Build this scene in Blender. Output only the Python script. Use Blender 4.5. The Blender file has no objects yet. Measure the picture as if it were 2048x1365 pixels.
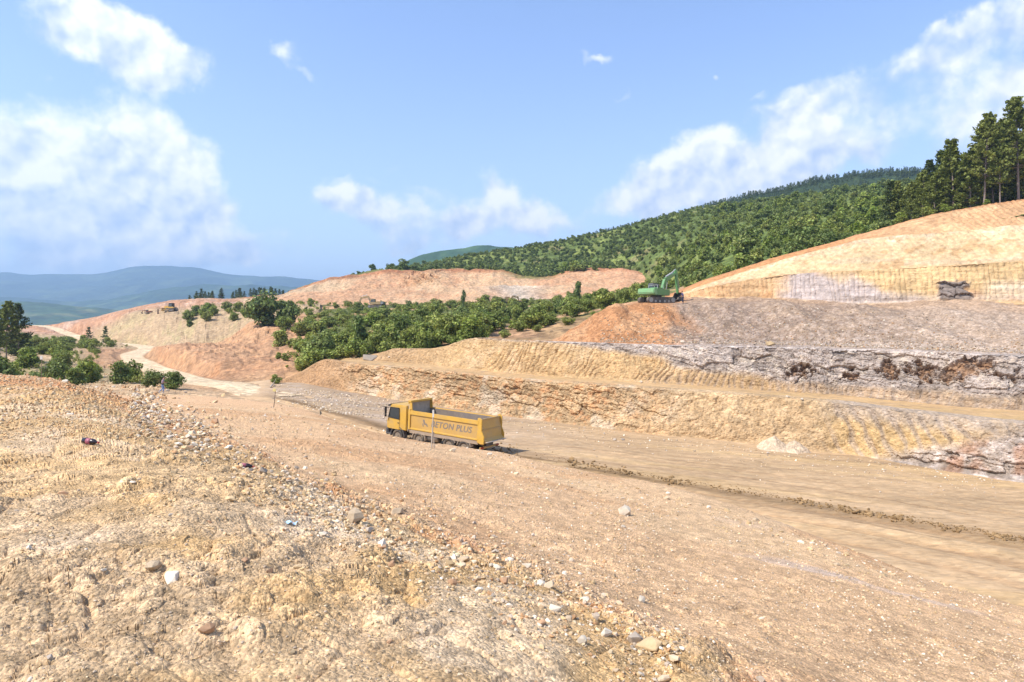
import bpy, bmesh, math, random
import numpy as np
from mathutils import Vector, Matrix
from mathutils.bvhtree import BVHTree

scene = bpy.context.scene
C = scene.collection
R = math.radians
# ------------------------------------------------------------------ camera
F = 1365.0            # focal length in photograph pixels (2048 wide)
YH = 655.0            # horizon row
CZ = 12.0             # eye height over the quarry datum
cam = bpy.data.cameras.new('camera')
cam.sensor_width = 36.0
cam.lens = 36.0 * F / 2048.0
cam.shift_y = (YH - 682.5) / 2048.0
cam.clip_start = 0.1
cam.clip_end = 60000
cam_o = bpy.data.objects.new('camera', cam)
C.objects.link(cam_o)
cam_o.location = (0, 0, CZ)
cam_o.rotation_euler = (R(90), 0, 0)
scene.camera = cam_o
# ------------------------------------------------------------------ light
SUN_EL, SUN_AZ = R(50), R(-118)          # azimuth from +Y, clockwise positive: sun stands left, a little behind
sv = Vector((math.sin(SUN_AZ) * math.cos(SUN_EL), math.cos(SUN_AZ) * math.cos(SUN_EL), math.sin(SUN_EL)))
sun = bpy.data.lights.new('sun', 'SUN')
sun.energy = 4.6
sun.angle = R(0.55)
sun.color = (1.0, 0.955, 0.88)
sun_o = bpy.data.objects.new('sun', sun)
C.objects.link(sun_o)
sun_o.location = sv * 300
sun_o.rotation_euler = sv.to_track_quat('Z', 'Y').to_euler()
vs = scene.view_settings
vs.view_transform = 'Standard'
vs.look = 'None'
vs.exposure = 0.62
vs.gamma = 1.0
vs.use_curve_mapping = False
scene.cycles.use_denoising = True
scene.cycles.max_bounces = 6
scene.cycles.diffuse_bounces = 2
scene.cycles.glossy_bounces = 2
scene.cycles.transmission_bounces = 3
scene.cycles.transparent_max_bounces = 6
scene.cycles.volume_bounces = 0
scene.cycles.caustics_reflective = False
scene.cycles.caustics_refractive = False

# ------------------------------------------------------------------ world: sky and clouds
world = bpy.data.worlds.new('World')
scene.world = world
world.use_nodes = True
world.cycles.sampling_method = 'MANUAL'
world.cycles.sample_map_resolution = 256
wt = world.node_tree
wt.nodes.clear()
def N(t, typ, **kw):
    n = t.nodes.new(typ)
    for k, v in kw.items():
        setattr(n, k, v)
    return n
def math_n(t, op, a, b=None, c=None, clamp=False):
    n = N(t, 'ShaderNodeMath', operation=op, use_clamp=clamp)
    for i, v in enumerate((a, b, c)):
        if v is None: continue
        if isinstance(v, (int, float)): n.inputs[i].default_value = v
        else: t.links.new(v, n.inputs[i])
    return n.outputs[0]
def vmath(t, op, a, b=None, scale=None):
    n = N(t, 'ShaderNodeVectorMath', operation=op)
    for i, v in enumerate((a, b)):
        if v is None: continue
        if isinstance(v, tuple): n.inputs[i].default_value = v
        else: t.links.new(v, n.inputs[i])
    if scale is not None:
        if isinstance(scale, (int, float)): n.inputs['Scale'].default_value = scale
        else: t.links.new(scale, n.inputs['Scale'])
    return n.outputs['Value'] if op in ('DOT_PRODUCT', 'LENGTH') else n.outputs[0]
def mix(t, fac, a, b, blend='MIX'):
    n = N(t, 'ShaderNodeMix', data_type='RGBA', blend_type=blend)
    for s, v in ((n.inputs[0], fac), (n.inputs[6], a), (n.inputs[7], b)):
        if isinstance(v, (int, float)): s.default_value = v
        elif isinstance(v, tuple): s.default_value = v
        else: t.links.new(v, s)
    return n.outputs[2]
def maprange(t, v, a, b, c, d, smooth=True):
    n = N(t, 'ShaderNodeMapRange', interpolation_type='SMOOTHSTEP' if smooth else 'LINEAR')
    t.links.new(v, n.inputs[0])
    for i, x in enumerate((a, b, c, d)): n.inputs[i + 1].default_value = x
    return n.outputs[0]
def noise_n(t, vec, scale, detail=6, rough=0.55, dist=0.0):
    n = N(t, 'ShaderNodeTexNoise')
    n.inputs['Scale'].default_value = scale
    n.inputs['Detail'].default_value = detail
    n.inputs['Roughness'].default_value = rough
    n.inputs['Distortion'].default_value = dist
    t.links.new(vec, n.inputs['Vector'])
    return n

sky = N(wt, 'ShaderNodeTexSky', sky_type='NISHITA')
sky.sun_disc = False
sky.sun_elevation = SUN_EL
sky.sun_rotation = SUN_AZ
sky.altitude = 600
sky.air_density = 1.0
sky.dust_density = 0.6
sky.ozone_density = 2.2
tc = N(wt, 'ShaderNodeTexCoord')
sep = N(wt, 'ShaderNodeSeparateXYZ')
wt.links.new(tc.outputs['Generated'], sep.inputs[0])
az = math_n(wt, 'ARCTAN2', sep.outputs[0], sep.outputs[1])
el = math_n(wt, 'ARCSINE', sep.outputs[2])
comb = N(wt, 'ShaderNodeCombineXYZ')
wt.links.new(az, comb.inputs[0]); wt.links.new(el, comb.inputs[1])
P0 = comb.outputs[0]
# billows: the sky position is warped by noise, then clouds are laid out by azimuth and elevation
w1 = noise_n(wt, P0, 9.0, 2, 0.5)
w2 = noise_n(wt, P0, 26.0, 5, 0.6)
wv = vmath(wt, 'SCALE', vmath(wt, 'SUBTRACT', w1.outputs['Color'], (0.5, 0.5, 0.5)), scale=0.075)
wv2 = vmath(wt, 'SCALE', vmath(wt, 'SUBTRACT', w2.outputs['Color'], (0.5, 0.5, 0.5)), scale=0.045)
P1 = vmath(wt, 'ADD', vmath(wt, 'ADD', P0, wv), wv2)
CLOUDS = [  # px, py, radius x, radius y, weight (photograph pixels, turned into sky angles)
 (60,300,75,72,1.0),(195,285,85,80,1.1),(285,300,85,80,1.1),(350,345,70,65,1.0),(30,380,110,80,.8),(190,385,150,70,.8),(330,400,100,55,.7),(455,412,26,24,.55),
 (230,455,260,50,.50),(490,485,150,45,.52),(130,520,200,38,.48),(330,505,140,40,.50),
 (120,10,80,40,.8),(210,50,95,50,1.0),(290,95,85,45,1.0),(355,125,55,40,.9),
 (565,112,40,30,.66),(607,148,28,13,.5),(85,135,20,9,.3),
 (695,402,60,34,.95),(745,425,60,30,.7),(835,452,75,42,1.0),(930,442,65,45,1.0),(990,395,48,48,.8),(1065,440,70,45,1.15),(785,328,36,14,.42),(855,385,70,18,.42),(830,498,60,18,.5),(720,355,60,12,.3),
 (1200,112,55,15,.52),(1250,167,38,11,.36),(1408,150,16,13,.5),(1510,183,20,10,.3),(1345,88,24,8,.28),
 (1300,372,75,42,1.1),(1355,330,65,50,1.15),(1425,312,55,52,1.1),(1500,350,70,40,1.0),(1590,300,65,55,1.1),(1660,275,80,42,.95),(1400,400,170,38,.9),(1245,415,70,40,.6),(1540,360,110,38,.85),(1150,440,60,22,.35),
 (1620,200,110,42,.5),(1740,155,105,38,.5),(1800,245,80,38,.46),(1575,225,60,25,.4),(1850,130,50,30,.4),
 (1990,45,62,40,.95),(1885,76,38,18,.6),(2060,10,60,45,.9),
 (1985,180,80,50,.5),(2050,230,100,90,.6),(1920,300,70,55,.42),(2040,370,110,70,.45)]
total = None; vert_ = None
for px, py, rx, ry, w in CLOUDS:
    a = math.atan((px - 1024) / F)
    e = math.atan((YH - py) / F * math.cos(a))
    q = vmath(wt, 'MULTIPLY', vmath(wt, 'SUBTRACT', P1, (a, e, 0)), (F / rx * .95, F / ry * .95, 0))
    g = math_n(wt, 'POWER', math.exp(-1.35), vmath(wt, 'DOT_PRODUCT', q, q))
    total = math_n(wt, 'MULTIPLY_ADD', g, w, total if total is not None else 0.0)
    gy = vmath(wt, 'DOT_PRODUCT', q, (0.0, w, 0.0))
    vert_ = math_n(wt, 'MULTIPLY_ADD', g, gy, vert_ if vert_ is not None else 0.0)
# the rest of the sky carries scattered clouds of the same sort
nb = noise_n(wt, tc.outputs['Generated'], 3.2, 3, 0.5)
away = maprange(wt, math_n(wt, 'ABSOLUTE', az), 0.78, 1.05, 0.0, 1.0)
other = math_n(wt, 'MULTIPLY', maprange(wt, nb.outputs[0], 0.48, 0.68, 0.0, 1.0), away)
total = math_n(wt, 'ADD', total, other)
def billow(vec):
    v = N(wt, 'ShaderNodeTexVoronoi', feature='F1', voronoi_dimensions='2D')
    v.inputs['Scale'].default_value = 13.0
    v.inputs['Detail'].default_value = 3.0
    v.inputs['Roughness'].default_value = 0.55
    wt.links.new(vec, v.inputs['Vector'])
    return math_n(wt, 'SUBTRACT', 0.55, v.outputs['Distance'])
fine = noise_n(wt, P0, 24.0, 9, 0.64, 0.25)
midn = noise_n(wt, P0, 8.5, 5, 0.62, 0.1)
Pb = vmath(wt, 'ADD', P0, vmath(wt, 'SCALE', wv2, scale=0.35))
bil = billow(Pb)
bil2 = billow(vmath(wt, 'ADD', Pb, (0.010, -0.012, 0)))
tcl = math_n(wt, 'SUBTRACT', 1.0, math_n(wt, 'POWER', math.exp(-1.25), total))
dens = math_n(wt, 'MULTIPLY', tcl, maprange(wt, midn.outputs[0], 0.34, 0.64, 0.82, 1.16))
dens = math_n(wt, 'MULTIPLY_ADD', math_n(wt, 'SUBTRACT', fine.outputs[0], 0.5), 0.40, dens)
dens = math_n(wt, 'MULTIPLY_ADD', bil, math_n(wt, 'MULTIPLY', tcl, 0.30), dens)
cov = maprange(wt, dens, 0.24, 0.66, 0.0, 1.0)
cov = math_n(wt, 'MULTIPLY', cov, maprange(wt, el, 0.0, 0.06, 0.35, 1.0))
relief = math_n(wt, 'SUBTRACT', bil, bil2)
vpos = math_n(wt, 'DIVIDE', vert_, math_n(wt, 'ADD', total, 0.15))
lit = math_n(wt, 'MULTIPLY_ADD', relief, 1.1, math_n(wt, 'MULTIPLY_ADD', vpos, 0.55, 0.62), clamp=True)
ccol = mix(wt, lit, (2.9, 3.5, 4.6, 1), (6.2, 6.1, 6.0, 1))
skyc = mix(wt, 1.0, sky.outputs[0], (1.14, 1.12, 1.22, 1), 'MULTIPLY')
hzf = math_n(wt, 'MULTIPLY', math_n(wt, 'POWER', math.exp(-7.0), math_n(wt, 'MAXIMUM', el, 0.0)), 0.82)
skyc = mix(wt, hzf, skyc, (4.5, 4.7, 5.0, 1))
scol = mix(wt, math_n(wt, 'MULTIPLY', cov, 0.93), skyc, ccol)
bg = N(wt, 'ShaderNodeBackground')
bg.inputs['Strength'].default_value = 0.15
wt.links.new(scol, bg.inputs['Color'])
wo = N(wt, 'ShaderNodeOutputWorld')
wt.links.new(bg.outputs[0], wo.inputs[0])

# ------------------------------------------------------------------ helpers
rng = np.random.default_rng(7)
random.seed(11)
def tag(o, label=None, cat=None, group=None, kind=None):
    if label: o['label'] = label
    if cat: o['category'] = cat
    if group: o['group'] = group
    if kind: o['kind'] = kind
    return o
def Wp(px, py, d):
    return Vector(((px - 1024) / F * d, d, CZ - (py - YH) / F * d))
def hsh(i, j, k, s):
    n = (i.astype(np.int64) * 374761393 + j.astype(np.int64) * 668265263 + k.astype(np.int64) * 2147483647 + s * 974711) & 0xFFFFFFFF
    n = ((n ^ (n >> 13)) * 1274126177) & 0xFFFFFFFF
    n = ((n ^ (n >> 15)) * 2246822519) & 0xFFFFFFFF
    return ((n ^ (n >> 16)) & 0xFFFFFF) / float(0xFFFFFF)
def vnoise(P, sc, s=0):
    Q = P * sc
    I = np.floor(Q); f = Q - I; I = I.astype(np.int64)
    u = f * f * f * (f * (f * 6 - 15) + 10)
    out = 0
    for a in (0, 1):
        wa = u[..., 0] if a else 1 - u[..., 0]
        for b in (0, 1):
            wb = u[..., 1] if b else 1 - u[..., 1]
            for c in (0, 1):
                wc = u[..., 2] if c else 1 - u[..., 2]
                out = out + wa * wb * wc * hsh(I[..., 0] + a, I[..., 1] + b, I[..., 2] + c, s)
    return out - 0.5
def fbm(P, sc, oct=4, gain=0.5, s=0):
    o, a = 0, 1.0
    for i in range(oct):
        o = o + a * vnoise(P + 17.3 * i, sc * 2.03 ** i, s + i)
        a *= gain
    return o
def worley2(X, Y, sc, s=0):
    """distance to the nearest random point, distance to the second and the cell's random value"""
    X = X * sc; Y = Y * sc
    I = np.floor(X).astype(np.int64); J = np.floor(Y).astype(np.int64)
    best = np.full(X.shape, 9.0); sec = np.full(X.shape, 9.0); rid = np.zeros(X.shape)
    z = np.zeros_like(I)
    for a in (-1, 0, 1):
        for b in (-1, 0, 1):
            i, j = I + a, J + b
            d = np.hypot(i + hsh(i, j, z, s) - X, j + hsh(i, j, z, s + 5) - Y)
            m = d < best
            sec = np.where(m, best, np.minimum(sec, d))
            rid = np.where(m, hsh(i, j, z, s + 9), rid)
            best = np.where(m, d, best)
    return best, sec, rid
def sstep(a, b, x):
    t = np.clip((x - a) / (b - a), 0, 1)
    return t * t * (3 - 2 * t)
def lerp(a, b, t):
    return a + (b - a) * t
def col3(base, *layers):
    """base colour array mixed with (mask, colour) layers"""
    c = base
    for m, k in layers:
        c = c + (np.array(k) - c) * m[..., None]
    return c
def mesh_np(name, V, faces, mat, cols=None, smooth=False, parent=None, link=True):
    """faces: (n,3) or (n,4) integer array"""
    V = np.asarray(V, dtype=np.float32).reshape(-1, 3)
    faces = np.asarray(faces, dtype=np.int32)
    me = bpy.data.meshes.new(name)
    n, k = faces.shape
    me.vertices.add(len(V)); me.vertices.foreach_set('co', V.ravel())
    me.loops.add(n * k); me.loops.foreach_set('vertex_index', faces.ravel())
    me.polygons.add(n)
    me.polygons.foreach_set('loop_start', np.arange(0, n * k, k, dtype=np.int32))
    me.polygons.foreach_set('use_smooth', np.full(n, smooth, dtype=bool))
    me.update(calc_edges=True)
    if cols is not None:
        at = me.color_attributes.new('Col', 'FLOAT_COLOR', 'POINT')
        c4 = np.ones((len(V), 4), dtype=np.float32)
        c4[:, :3] = np.asarray(cols).reshape(-1, 3)
        at.data.foreach_set('color', c4.ravel())
    if mat: me.materials.append(mat)
    if not link: return me
    o = bpy.data.objects.new(name, me)
    C.objects.link(o)
    if parent: o.parent = parent
    return o
def grid_faces(r, c):
    i = np.arange(r * c).reshape(r, c)
    return np.stack([i[:-1, :-1], i[:-1, 1:], i[1:, 1:], i[1:, :-1]], -1).reshape(-1, 4)
def zp(px, z, d):
    return (px, YH - z * F / d, d)
def row_interp(row, cols, soft=5):
    a = np.array(row, float)
    d = np.interp(cols, a[:, 0], a[:, 2])
    z = -(a[:, 1] - YH) / F * a[:, 2]
    z = np.interp(cols, a[:, 0], z)
    if soft > 1:
        k = np.hanning(soft + 2)[1:-1]; k /= k.sum()
        pad = soft // 2
        d = np.convolve(np.pad(d, pad, mode='reflect', reflect_type='odd'), k, 'valid')
        z = np.convolve(np.pad(z, pad, mode='reflect', reflect_type='odd'), k, 'valid')
    return d, z
def loft(rows, subs, px0, px1, step, soft=15, curve=False):
    """sheet through feature lines; returns points (R,C,3), column px (C), row parameter (R)"""
    cols = np.arange(px0, px1 + step, step, dtype=float)
    D, Z = zip(*[row_interp(r, cols, soft) for r in rows])
    D = np.array(D); Z = np.array(Z)
    vv = [np.linspace(i, i + 1, s, endpoint=False) for i, s in enumerate(subs)] + [np.array([len(rows) - 1.0])]
    vv = np.concatenate(vv)
    i = np.minimum(vv.astype(int), len(rows) - 2); t = (vv - i)[:, None]
    def ev(A):
        if not curve: return A[i] * (1 - t) + A[i + 1] * t
        m1 = np.maximum(i - 1, 0); p2 = np.minimum(i + 2, len(rows) - 1)
        a0, a1, a2, a3 = A[m1], A[i], A[i + 1], A[p2]
        cr = 0.5 * (2 * a1 + (a2 - a0) * t + (2 * a0 - 5 * a1 + 4 * a2 - a3) * t * t + (3 * a1 - a0 - 3 * a2 + a3) * t ** 3)
        return np.clip(cr, np.minimum(a1, a2), np.maximum(a1, a2))
    d = ev(D); z = ev(Z)
    P = np.stack([(cols[None, :] - 1024) / F * d, d, CZ + z], -1)
    return P, cols, vv
def normals(P):
    du = np.gradient(P, axis=1); dv = np.gradient(P, axis=0)
    n = np.cross(du, dv)
    n /= np.maximum(np.linalg.norm(n, axis=-1, keepdims=True), 1e-9)
    return np.where(n[..., 2:3] < 0, -n, n)

# ------------------------------------------------------------------ materials
def new_mat(name):
    m = bpy.data.materials.new(name)
    m.use_nodes = True
    t = m.node_tree
    b = t.nodes['Principled BSDF']
    return m, t, b
def plain(name, rgb, rough=0.6, metal=0.0, wear=0.12, dust=0.0, scale=3.0):
    """painted or raw surface with uneven tone and settled dust"""
    m, t, b = new_mat(name)
    tcn = N(t, 'ShaderNodeTexCoord')
    n = noise_n(t, tcn.outputs['Object'], scale, 7, 0.65)
    dk = tuple(c * (1 - wear * 2) for c in rgb) + (1,)
    lt = tuple(min(1, c * (1 + wear)) for c in rgb) + (1,)
    c = mix(t, n.outputs[0], dk, lt)
    if dust > 0:
        n2 = noise_n(t, tcn.outputs['Object'], scale * .6, 6, 0.7)
        c = mix(t, maprange(t, n2.outputs[0], 0.42, 0.72, 0.0, dust), c, (0.36, 0.27, 0.17, 1))
    t.links.new(c, b.inputs['Base Color'])
    b.inputs['Roughness'].default_value = rough
    b.inputs['Metallic'].default_value = metal
    return m
def earth(name, grain=6.0, speck=10.0, bump=0.05, var=0.5, speckvar=0.5, stretch=(1, 1, 1)):
    m, t, b = new_mat(name)
    at = N(t, 'ShaderNodeAttribute', attribute_name='Col')
    geo = N(t, 'ShaderNodeNewGeometry')
    pos = vmath(t, 'MULTIPLY', geo.outputs['Position'], stretch)
    n1 = noise_n(t, pos, grain, 9, 0.7)
    n2 = noise_n(t, pos, grain * .09, 5, 0.6)
    v = N(t, 'ShaderNodeTexVoronoi', feature='F1')
    v.inputs['Scale'].default_value = speck
    t.links.new(pos, v.inputs['Vector'])
    sepc = N(t, 'ShaderNodeSeparateColor')
    t.links.new(v.outputs['Color'], sepc.inputs[0])
    f1 = maprange(t, n1.outputs[0], 0.25, 0.75, 1 - var, 1 + var, False)
    f2 = maprange(t, sepc.outputs[0], 0.0, 1.0, 1 - speckvar * .55, 1 + speckvar * .55, False)
    f3 = maprange(t, n2.outputs[0], 0.3, 0.7, 0.86, 1.14, False)
    f = math_n(t, 'MULTIPLY', math_n(t, 'MULTIPLY', f1, f2), f3)
    c = vmath(t, 'SCALE', at.outputs['Color'], scale=f)
    tint = mix(t, math_n(t, 'MULTIPLY', sepc.outputs[1], 0.35), (1, 1, 1, 1), (1.08, 0.96, 0.80, 1))
    c = mix(t, 1.0, c, tint, 'MULTIPLY')
    t.links.new(c, b.inputs['Base Color'])
    b.inputs['Roughness'].default_value = 0.93
    b.inputs['Specular IOR Level'].default_value = 0.15
    h = math_n(t, 'MULTIPLY_ADD', v.outputs['Distance'], -0.6, n1.outputs[0])
    bp = N(t, 'ShaderNodeBump')
    bp.inputs['Strength'].default_value = 0.9
    bp.inputs['Distance'].default_value = bump
    t.links.new(h, bp.inputs['Height'])
    t.links.new(bp.outputs[0], b.inputs['Normal'])
    return m
def leaf_mat(name, rgb, rgb2, trans=0.28):
    m, t, b = new_mat(name)
    at = N(t, 'ShaderNodeAttribute', attribute_name='Col')
    oi = N(t, 'ShaderNodeObjectInfo')
    c = mix(t, oi.outputs['Random'], rgb + (1,), rgb2 + (1,))
    c = mix(t, 1.0, c, at.outputs['Color'], 'MULTIPLY')
    t.links.new(c, b.inputs['Base Color'])
    b.inputs['Roughness'].default_value = 0.62
    b.inputs['Specular IOR Level'].default_value = 0.25
    tr = N(t, 'ShaderNodeBsdfTranslucent')
    t.links.new(mix(t, 1.0, c, (1.15, 1.2, 0.55, 1), 'MULTIPLY'), tr.inputs['Color'])
    ms = N(t, 'ShaderNodeMixShader')
    ms.inputs[0].default_value = trans
    t.links.new(b.outputs[0], ms.inputs[1]); t.links.new(tr.outputs[0], ms.inputs[2])
    t.links.new(ms.outputs[0], t.nodes['Material Output'].inputs['Surface'])
    return m
E_NEAR = earth('near_earth', 30, 46, 0.026, .46, .55)
E_SLOPE = earth('gravel_earth', 12, 15, 0.04, .40, .6)
E_ROAD = earth('road_earth', 2.2, 7, 0.03, .30, .22, (0.35, 1.0, 1.0))
E_WALL = earth('cut_earth', 3.2, 4.5, 0.14, .36, .3, (1, 1, 1.5))
E_SMOOTH = earth('smooth_cut_earth', 1.5, 3.2, 0.07, .26, .16)
E_RUBBLE = earth('rubble_earth', 4.0, 5.5, 0.07, .36, .35)
E_FAR = earth('far_earth', 1.1, 1.3, 0.25, .40, .35)
E_GRASS = earth('hill_grass', 0.8, 0.5, 0.3, .5, .6)
E_HILL = earth('forest_hill', 0.012, 0.02, 6.0, .45, .35)
# ================================================================== THE GROUND
terr = []          # (points, faces) of every sheet, for finding where things touch the ground
def sheet(name, P, cols, mat, keep=True):
    r, c = P.shape[:2]
    f = grid_faces(r, c)
    o = mesh_np(name, P, f, mat, cols)
    tag(o, kind='structure')
    if keep: terr.append((P.reshape(-1, 3), f))
    return o
OCHRE = np.array((.50, .335, .160)); PALE = np.array((.53, .375, .205)); PINKB = np.array((.50, .335, .19))
ORANGE = np.array((.40, .185, .075)); RUST = np.array((.30, .125, .05)); BROWN = np.array((.22, .125, .06))
GREY = np.array((.32, .262, .218)); LGREY = np.array((.41, .345, .30)); YEL = np.array((.47, .315, .145)); CREAM = np.array((.52, .37, .215))
WHITE = np.array((.64, .54, .41)); DARK = np.array((.13, .09, .06))

# ---- foreground mound and gravel slope
r0 = [zp(-250, -1.7, 2.3), zp(1000, -1.75, 2.1), zp(2250, -2.0, 1.8)]
rm = [zp(-250, -1.75, 10), zp(0, -1.78, 9), zp(180, -1.72, 10), zp(400, -1.85, 8), zp(700, -1.95, 5.5), zp(1000, -2.0, 4.3), zp(1300, -2.1, 3.6), zp(1600, -2.2, 3.2), zp(2000, -2.3, 2.7), zp(2250, -2.3, 2.5)]
rb = [(-250, 745, 34), (0, 750, 31), (120, 764, 30), (200, 788, 29), (250, 806, 28), (330, 840, 22.5), (430, 884, 17.5), (600, 962, 12.3), (760, 1032, 9.8), (950, 1112, 7.9), (1150, 1202, 6.4), (1350, 1302, 5.3), (1560, 1410, 4.5), (1800, 1560, 3.8), (2050, 1700, 3.3), (2250, 1800, 3.0)]
s1 = [zp(-250, -4.5, 42), zp(0, -4.3, 40), zp(200, -4.4, 40), zp(300, -4.3, 36), zp(430, -3.9, 27), zp(600, -3.5, 19), zp(760, -3.4, 15.5), zp(950, -3.4, 12.8), zp(1150, -3.4, 10.6), zp(1350, -3.4, 9), zp(1560, -3.4, 8), zp(1800, -3.5, 7), zp(2050, -3.5, 6.2), zp(2250, -3.5, 6)]
s2 = [zp(-250, -5.8, 55), zp(200, -5.8, 55), zp(430, -5.6, 48), zp(600, -5.4, 40), zp(760, -5.3, 32), zp(950, -5.1, 25), zp(1150, -5.1, 21), zp(1350, -5.2, 18.5), zp(1560, -5.2, 16), zp(1800, -5.3, 13.7), zp(2050, -5.4, 12), zp(2250, -5.4, 11.5)]
s3 = [zp(-250, -6.5, 66), zp(200, -6.4, 62), zp(400, -6.7, 61), (560, 810, 60), (650, 832, 50), (700, 852, 48), (780, 877, 45), (850, 889, 42.5), (940, 901, 40), (1000, 909, 38), (1100, 936, 34.5), (1200, 956, 32), (1350, 985, 28), (1550, 1045, 24), (1700, 1100, 21.5), (1850, 1160, 19.3), (2048, 1215, 17.5), (2250, 1270, 16)]
s4 = [zp(-250, -6.8, 74), zp(400, -7.0, 70), zp(560, -7.6, 68), zp(700, -8.8, 54), zp(780, -9.2, 49.5), zp(880, -9.6, 45.5), zp(1000, -9.8, 43), zp(1350, -10.2, 33.5), zp(1550, -10.5, 29), zp(1850, -10.8, 24.5), zp(2048, -11, 22.5), zp(2250, -11, 21)]
P, cl, vv = loft([r0, rm, rb, s1, s2, s3, s4], [120, 120, 100, 80, 60, 30], -250, 2250, 2.3, 41, True)
PY = YH - (P[..., 2] - CZ) * F / P[..., 1]
wgt = np.abs(np.diff(PY, axis=0)); wgt = np.where(PY[1:] > 1420, wgt * .25, wgt) + .35
S_ = np.concatenate([np.zeros((1, wgt.shape[1])), np.cumsum(wgt, 0)], 0); S_ /= S_[-1:]
tt = np.linspace(0, 1, 400); Q = np.zeros((400,) + P.shape[1:]); V2 = np.zeros(Q.shape[:2])
for j in range(P.shape[1]):
    for k in range(3): Q[:, j, k] = np.interp(tt, S_[:, j], P[:, j, k])
    V2[:, j] = np.interp(tt, S_[:, j], vv)
P = Q
X, Y, Zc = P[..., 0], P[..., 1], P[..., 2]
PX = np.broadcast_to(cl[None, :], X.shape)
dist = np.sqrt(X ** 2 + Y ** 2)
fade = lambda a, b: 1 - sstep(a, b, dist)
mound = 1 - sstep(1.85, 2.25, V2 + 0.25 * fbm(P, .6, 3, s=3))
band = np.exp(-((V2 - 2.05 + .2 * fbm(P, .5, 2, s=5)) / .27) ** 2)
near = mound
h = 0.20 * fbm(P, .35, 3, s=1) * (0.35 + 0.65 * mound) + 0.05 * fbm(P, 1.3, 3, s=2) * (near + .5 * (1 - near) + .9 * band)
h += 0.35 * fbm(P, .10, 2, s=8) * (1 - mound) * sstep(2.2, 3, V2)
w1a, w1b, wid1 = worley2(X + .15 * vnoise(P, 5, 3), Y + .15 * vnoise(P, 5, 4), 4.2, 3)
w2a, w2b, wid2 = worley2(X, Y, 10.5, 7)
w3a, w3b, wid3 = worley2(X, Y, 1.5, 12)
dome = lambda a, r: np.sqrt(np.clip(1 - (a / r) ** 2, 0, 1))
rough = sstep(-.12, .22, fbm(P, .7, 3, s=21) + .1 * mound) * (.5 + .5 * mound) + band
rough = np.clip(rough, 0, 1.25)
s1m = (wid1 > .52); h += .032 * dome(w1a, .48) * s1m * rough * fade(18, 45) * (.4 + wid1)
h += .014 * dome(w2a, .5) * (wid2 > .35) * rough * fade(9, 22)
h += .05 * dome(w3a, .42) * (wid3 > .72) * rough * fade(40, 80)
h -= .025 * np.clip(.10 - (w3b - w3a), 0, .1) / .1 * mound * fade(12, 25) * sstep(-.05, .15, fbm(P, .5, 2, s=33))
h += .022 * np.abs(fbm(P, 3.2, 3, s=6)) * (1.2 - .5 * (1 - mound)) * fade(30, 60) + .008 * fbm(P, 9, 2, s=9) * fade(10, 22)
# clods and plates on the cut faces, erosion steps on the mound
stp = fbm(P, .55, 3, s=40)
h += .025 * sstep(-.03, .03, stp) * mound
h *= 1 - .9 * sstep(5.2, 6, V2)
sand = sstep(330, 250, PX * 0 + np.abs(PX - 330)) * sstep(4.3, 4.9, V2)
h *= 1 - .75 * sand
for sc_, far_, a_ in ((30, 7, .009), (15, 15, .014), (7, 32, .026), (3.4, 70, .06)):
    h += a_ * fbm(P, sc_, 2, .6, s=int(sc_) + 60) * fade(far_ * .6, far_ * 1.2) * (.45 + .55 * np.clip(rough, 0, 1)) * (1 - .7 * sand) * (1 - .9 * sstep(5.3, 6, V2)) * (1 - .62 * mound * sstep(8, 14, dist))
P[..., 2] += h
n_big = fbm(P, .22, 4, s=50); n_mid = fbm(P, .9, 4, s=51); n_sm = fbm(P, 4, 3, s=52)
base = col3(np.broadcast_to(OCHRE, P.shape),
    (sstep(-.1, .35, n_big), PALE), (sstep(.08, .4, n_mid) * .4 * mound, WHITE), (sstep(.12, .4, fbm(P, .5, 3, s=55)) * .45 * mound, np.array((.47, .375, .27))),
    (1 - mound, PINKB), (sstep(.05, .35, fbm(P, .16, 3, s=56)) * .6 * (1 - mound), CREAM), (sstep(.1, .4, fbm(P, .3, 4, s=57)) * .55 * (1 - mound), BROWN * 1.9),
    (sstep(.15, .4, fbm(P * np.array((.5, 1.4, 1)), .25, 3, s=58)) * .6 * (1 - mound) * sstep(1300, 1700, PX), LGREY * 1.15),
    (np.clip(band, 0, 1) * sstep(-.1, .2, n_mid) * .7, ORANGE * 1.05), (np.clip(band, 0, 1) * sstep(.05, .3, n_sm) * .3, GREY),
    (sand * .85, np.array((.50, .33, .19))))
redl = sstep(520, 200, PX) * sstep(1.35, 1.75, V2) * (1 - sstep(2.2, 2.6, V2))
base = col3(base, (redl * (.35 + .6 * sstep(-.1, .25, n_mid)), ORANGE * 1.15))
stn = np.where(s1m & (w1a < .4), wid1, .5) - .5
base = base * (1 + .55 * stn * rough * fade(18, 45) + .35 * (wid2 - .5) * fade(9, 22))[..., None]
base = base * (1 + .34 * n_sm * fade(20, 50) + .12 * n_mid)[..., None]
base = base * np.array((1.07, 1.035, 1.02)) * (1.0 + .10 * (1 - mound))[..., None]
sheet('ground', P, np.clip(base, .03, .8), E_NEAR)

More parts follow.
